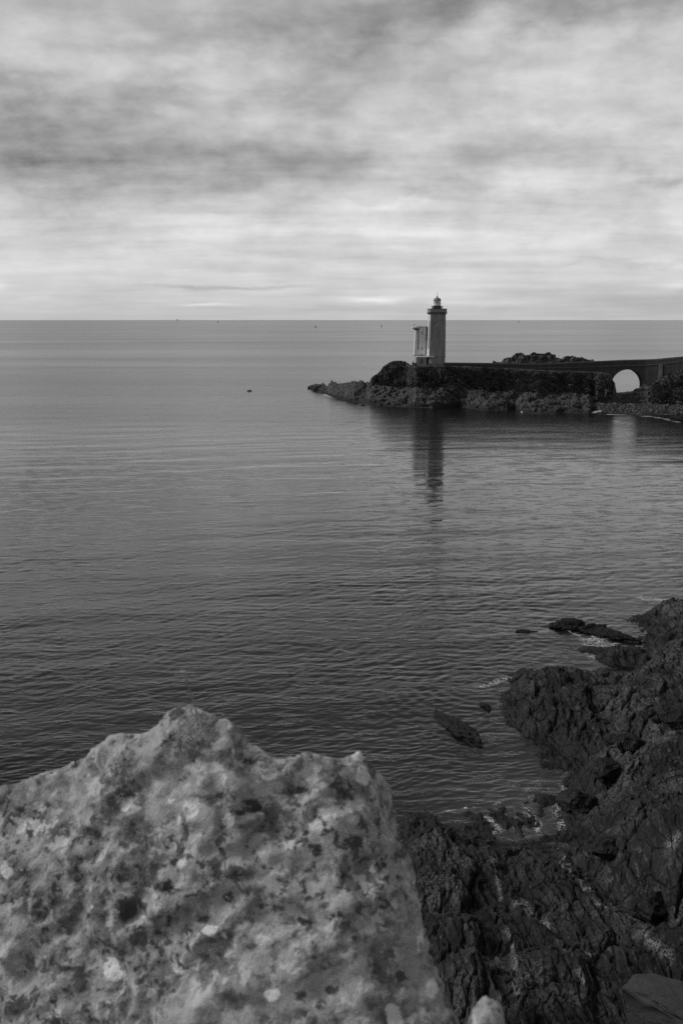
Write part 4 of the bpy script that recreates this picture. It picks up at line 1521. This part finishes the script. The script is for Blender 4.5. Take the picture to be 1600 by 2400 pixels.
# ------------------------------------------------------------------ sailing boats far out
def sailboat(u, vwl, h, dark, label, lean=0.0):
    c0 = W(u, vwl, 0)
    r_ = empty('sailboat', tuple(c0))
    L = h * 0.5
    mb = MB()
    prof = [(-0.5, 0.30), (-0.2, 0.55), (0.2, 0.5), (0.5, 0.02)]
    b_4 = [(L * a, -L * 0.2 * w) for a, w in prof] + [(L * a, L * 0.2 * w) for a, w in reversed(prof)]
    mb.prism([(a * .9, c_ * .6) for a, c_ in b_4], -0.3, h * 0.09, b_4)
    mb.build('hull', M['hull'], r_)
    mb = MB()
    mb.tube((0, 0, h * 0.08), (lean * h, 0, h), h * 0.008)
    mb.build('mast', M['lead'], r_)
    for nm, pts in (('mainsail', ((-0.02, 0.13), (-0.42, 0.15), (lean - 0.01, 0.98))), ('jib', ((0.03, 0.12), (0.44, 0.12), (lean + 0.01, 0.88)))):
        mb = MB()
        pa_ = [(a * h * 0.8, c_ * h) for a, c_ in pts]
        mb.v = [(a, -0.03, c_) for a, c_ in pa_] + [(a, 0.03, c_) for a, c_ in pa_]
        mb.f = [(0, 1, 2), (5, 4, 3), (0, 1, 4, 3), (1, 2, 5, 4), (2, 0, 3, 5)]
        mb.build(nm, M['sail_dark' if dark else 'sail_white'], r_)
    tag(r_, label, 'sailboat', 'sailing boats far out at sea')


sailboat(416, 751.3, 30, True, 'dark-sailed boat on the horizon at far left')
sailboat(511, 756.5, 17, False, 'pale slim sailboat just below the horizon, second from left')
sailboat(739, 768, 11, False, 'small sailboat with dark hull midway along the open sea')
sailboat(893, 766.5, 10, False, 'small sailboat just left of the concrete tower')
sailboat(1215, 755.3, 18, False, 'pale leaning sailboat right of the lighthouse', -0.12)

# ------------------------------------------------------------------ the boulder at the camera and the ledge it stands on
RIDGE = curve([(-400, 2010), (-200, 1945), (0, 1858), (60, 1830), (120, 1808), (180, 1770), (230, 1745), (262, 1722), (285, 1716), (335, 1722), (360, 1708), (400, 1688), (430, 1668), (448, 1666), (475, 1674), (498, 1696), (506, 1704),
               (522, 1696), (538, 1694), (552, 1708), (576, 1736), (590, 1738), (604, 1734), (620, 1746), (650, 1762), (668, 1768), (720, 1770), (775, 1778), (800, 1773), (822, 1764), (842, 1752), (856, 1758), (880, 1782), (890, 1812), (905, 1850)])
REDGE = curve([(1780, 868), (1790, 882), (1820, 895), (1860, 908), (1900, 918), (1950, 928), (2000, 940), (2050, 952), (2100, 964), (2150, 974), (2200, 986), (2250, 1002), (2300, 1020), (2350, 1042), (2400, 1066), (2500, 1110), (2650, 1170), (2900, 1260)])
nc, nr = 120, 80
FR = np.zeros((nr, nc, 3))
for j in range(nc):
    for i in range(nr):
        t_i = i / (nr - 1)
        sj = j / (nc - 1)
        # columns share the right edge lower down; each starts on the ridge line
        u0 = -400 + sj * (880 + 400)
        v_top = float(RIDGE(u0))
        v = v_top + (2900 - v_top) * t_i
        ur_ = float(REDGE(v))
        u = -400 + (u0 + 400) * (1 + ((ur_ + 400) / 1280.0 - 1) * sj ** 2)
        Yd = 2.42 - 0.62 * t_i ** 0.85 + 0.12 * math.sin(3.0 * sj + 1.0) - 0.10 * sj + 0.42 * max(0, sj - 0.9) * 3 * (1 - t_i * .5)
        FR[i, j] = P(u, v, Yd)
BK = FR + np.array((0.02, 0.75, -0.62))
BK[:, :, 2] = np.minimum(BK[:, :, 2], FR[:, :, 2] - 0.3)
verts = np.concatenate([FR.reshape(-1, 3), BK.reshape(-1, 3)])
N0 = nr * nc
idx = np.arange(N0).reshape(nr, nc)
qs = [np.stack([idx[:-1, :-1], idx[1:, :-1], idx[1:, 1:], idx[:-1, 1:]], -1).reshape(-1, 4)]
qs.append(np.stack([idx[:-1, :-1], idx[:-1, 1:], idx[1:, 1:], idx[1:, :-1]], -1).reshape(-1, 4) + N0)
for bnd, flip in ((idx[0, :], 0), (idx[-1, :], 1), (idx[:, 0], 1), (idx[:, -1], 0)):
    a, c_ = bnd[:-1], bnd[1:]
    qq = np.stack([a, c_, c_ + N0, a + N0], -1)
    qs.append(qq[:, ::-1] if flip else qq)
me = quad_mesh('boulder_core', verts, np.concatenate(qs))
tmp = link('boulder_core', me)
md = tmp.modifiers.new('r', 'REMESH')
md.mode = 'VOXEL'
md.voxel_size = 0.0115
dg_ = bpy.context.evaluated_depsgraph_get()
me2 = bpy.data.meshes.new_from_object(tmp.evaluated_get(dg_))
bpy.data.objects.remove(tmp)
bpy.data.meshes.remove(me)
n = len(me2.vertices)
co = np.empty(n * 3, np.float32)
me2.vertices.foreach_get('co', co)
co = co.reshape(-1, 3)
no = np.empty(n * 3, np.float32)
me2.vertex_normals.foreach_get('vector', no)
no = no.reshape(-1, 3)
c0 = co - np.array((0, 2, H - 1.2), np.float32)
dsp = 0.016 * fbm3(c0 * 3.0, 3, 0.5) + 0.026 * (rid3(c0 * np.array((3.4, 5, 5)) + 4, 4, 0.5) - 0.8) + 0.006 * fbm3(c0 * 24, 3, 0.6)
hol = noise3(c0 * 8.5 + 20)
dsp -= 0.018 * sstep(0.28, 0.6, hol)
co = co + no * dsp[:, None]
org = np.array((-0.2, 2.2, H - 1.9))
dep = co[:, 1] * cp - (co[:, 2] - H) * sp
ub = 800 + F * co[:, 0] / dep
vb_ = 1200 - F * (co[:, 1] * sp + (co[:, 2] - H) * cp) / dep


def spots(lst):
    a_ = np.zeros(n)
    for u, v, ru_, rv_ in lst:
        a_ = np.maximum(a_, np.exp(-((ub - u) / ru_) ** 2 - ((vb_ - v) / rv_) ** 2))
    return a_


pale = spots([(450, 1892, 32, 28), (738, 1948, 20, 36), (60, 1935, 48, 30), (845, 1772, 22, 14), (222, 2238, 22, 20), (266, 2278, 28, 30), (610, 2202, 16, 18), (820, 1858, 14, 11),
              (875, 2036, 9, 14), (785, 1902, 52, 16), (425, 2022, 14, 10), (690, 1982, 22, 16), (535, 1700, 14, 14), (600, 1745, 22, 14), (415, 2265, 18, 22), (20, 2045, 16, 22),
              (400, 1878, 8, 8), (490, 2180, 20, 14), (85, 1890, 30, 16), (640, 2330, 26, 20), (1010, 2320, 16, 40), (985, 2210, 10, 30), (500, 1800, 40, 14), (745, 1800, 12, 9)])
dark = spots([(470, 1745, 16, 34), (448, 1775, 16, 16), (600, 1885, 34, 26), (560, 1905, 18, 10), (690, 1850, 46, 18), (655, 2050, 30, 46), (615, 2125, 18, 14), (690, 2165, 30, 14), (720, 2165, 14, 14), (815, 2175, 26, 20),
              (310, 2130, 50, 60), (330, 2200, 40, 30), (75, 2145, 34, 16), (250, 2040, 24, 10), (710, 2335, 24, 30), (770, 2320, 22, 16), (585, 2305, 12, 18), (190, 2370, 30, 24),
              (520, 1990, 26, 14), (215, 1920, 14, 16), (850, 1850, 10, 24), (945, 2230, 10, 24), (495, 1870, 40, 8), (940, 2280, 14, 22), (380, 2140, 10, 12), (525, 1940, 16, 20)])  # black crust marks, plus shade painted at the crevices and hollows
crev = spots([(480, 1700, 10, 26), (470, 1745, 12, 30), (448, 1780, 12, 16), (690, 1852, 40, 10), (310, 2140, 34, 30), (75, 2145, 40, 10), (700, 2165, 36, 8), (585, 1890, 30, 10)])
co = co - no * (0.022 * crev * np.clip(-no[:, 1], 0, 1))[:, None]
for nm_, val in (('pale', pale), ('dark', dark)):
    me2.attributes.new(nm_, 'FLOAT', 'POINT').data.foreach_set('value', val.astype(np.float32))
me2.vertices.foreach_set('co', (co - org).astype(np.float32).ravel())
me2.polygons.foreach_set('use_smooth', np.full(len(me2.polygons), True))
me2.name = 'lichened_boulder'
me2.update()
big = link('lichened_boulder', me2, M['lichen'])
big.location = org
tag(big, 'big pale boulder covered in lichen, close to the viewer', 'boulder')

# small stone just in view at the bottom
st_ = link('stone', rock_mesh('stone', (0.062, 0.07, 0.36), 47, 4, 0.16, 1.0, 0.5), M['lichen'])
st_.location = P(1152, 2418, 1.85) + np.array((0, 0.05, -0.32))
tag(st_, 'small blurred pale stone beside the big lichened boulder', 'stone')

# the cliff top the viewer stands on, falling away to the shore
gx = np.linspace(-6, 5, 90)
gy = np.concatenate([np.linspace(-6, 2.2, 40), np.linspace(2.3, 6, 30)])
GX, GY = np.meshgrid(gx, gy)
xx, yy = GX.ravel(), GY.ravel()
zz = H - 1.62 - 0.10 * fbm2(xx, yy, 4) - 0.25 * np.maximum(0, yy) - 5.0 * sstep(2.0, 4.5, yy) * np.maximum(0, yy - 2.0) - 6 * sstep(2, 5, np.abs(xx + 0.5)) * 0.5
me = grid_mesh('cliff_top', np.stack([xx, yy, np.maximum(zz, 0)], 1).reshape(GX.shape + (3,)))
cl = link('cliff_top', me, M['shore'])
tag(cl, 'rock ledge of the cliff top under the big boulder', 'cliff', kind='structure')

# dry grass growing in the notch of the ridge
rs3 = random.Random(9)
tuft = empty('grass_tuft', tuple(P(458, 1700, 2.28)))
tag(tuft, 'dry grass tuft on the top of the big lichened boulder', 'grass')
tl = np.array(tuft.location)
mb = MB()
for k in range(420):
    b0 = P(rs3.gauss(462, 20), rs3.uniform(1676, 1735), 2.27 + rs3.uniform(-.05, .04)) - tl
    L = rs3.uniform(0.02, 0.055)
    tip = b0 + np.array((rs3.uniform(-.5, .7) * L, rs3.uniform(-.7, .3) * L, rs3.uniform(-.5, .7) * L))
    w_ = 0.0011
    mb.tri(b0 - np.array((w_, 0, 0)), b0 + np.array((w_, 0, 0)), tip)
mb.build('blades', M['straw'], tuft)
mb = MB()
pts = [P(462, 1678, 2.25), P(456, 1650, 2.22), P(446, 1622, 2.2), P(437, 1598, 2.17), P(431, 1576, 2.15)]
for a, c_ in zip(pts[:-1], pts[1:]):
    mb.tube(a - tl, c_ - tl, 0.0026, 0.0020, 5)
for k in range(16):
    q_ = pts[3] + (pts[4] - pts[3]) * rs3.uniform(-.1, 1.1) - tl
    mb.tube(q_, q_ + np.array((rs3.uniform(-.010, .010), 0, rs3.uniform(0, .012))), 0.0034, 0.0010, 4)
mb.build('seed_stalk', M['straw'], tuft)
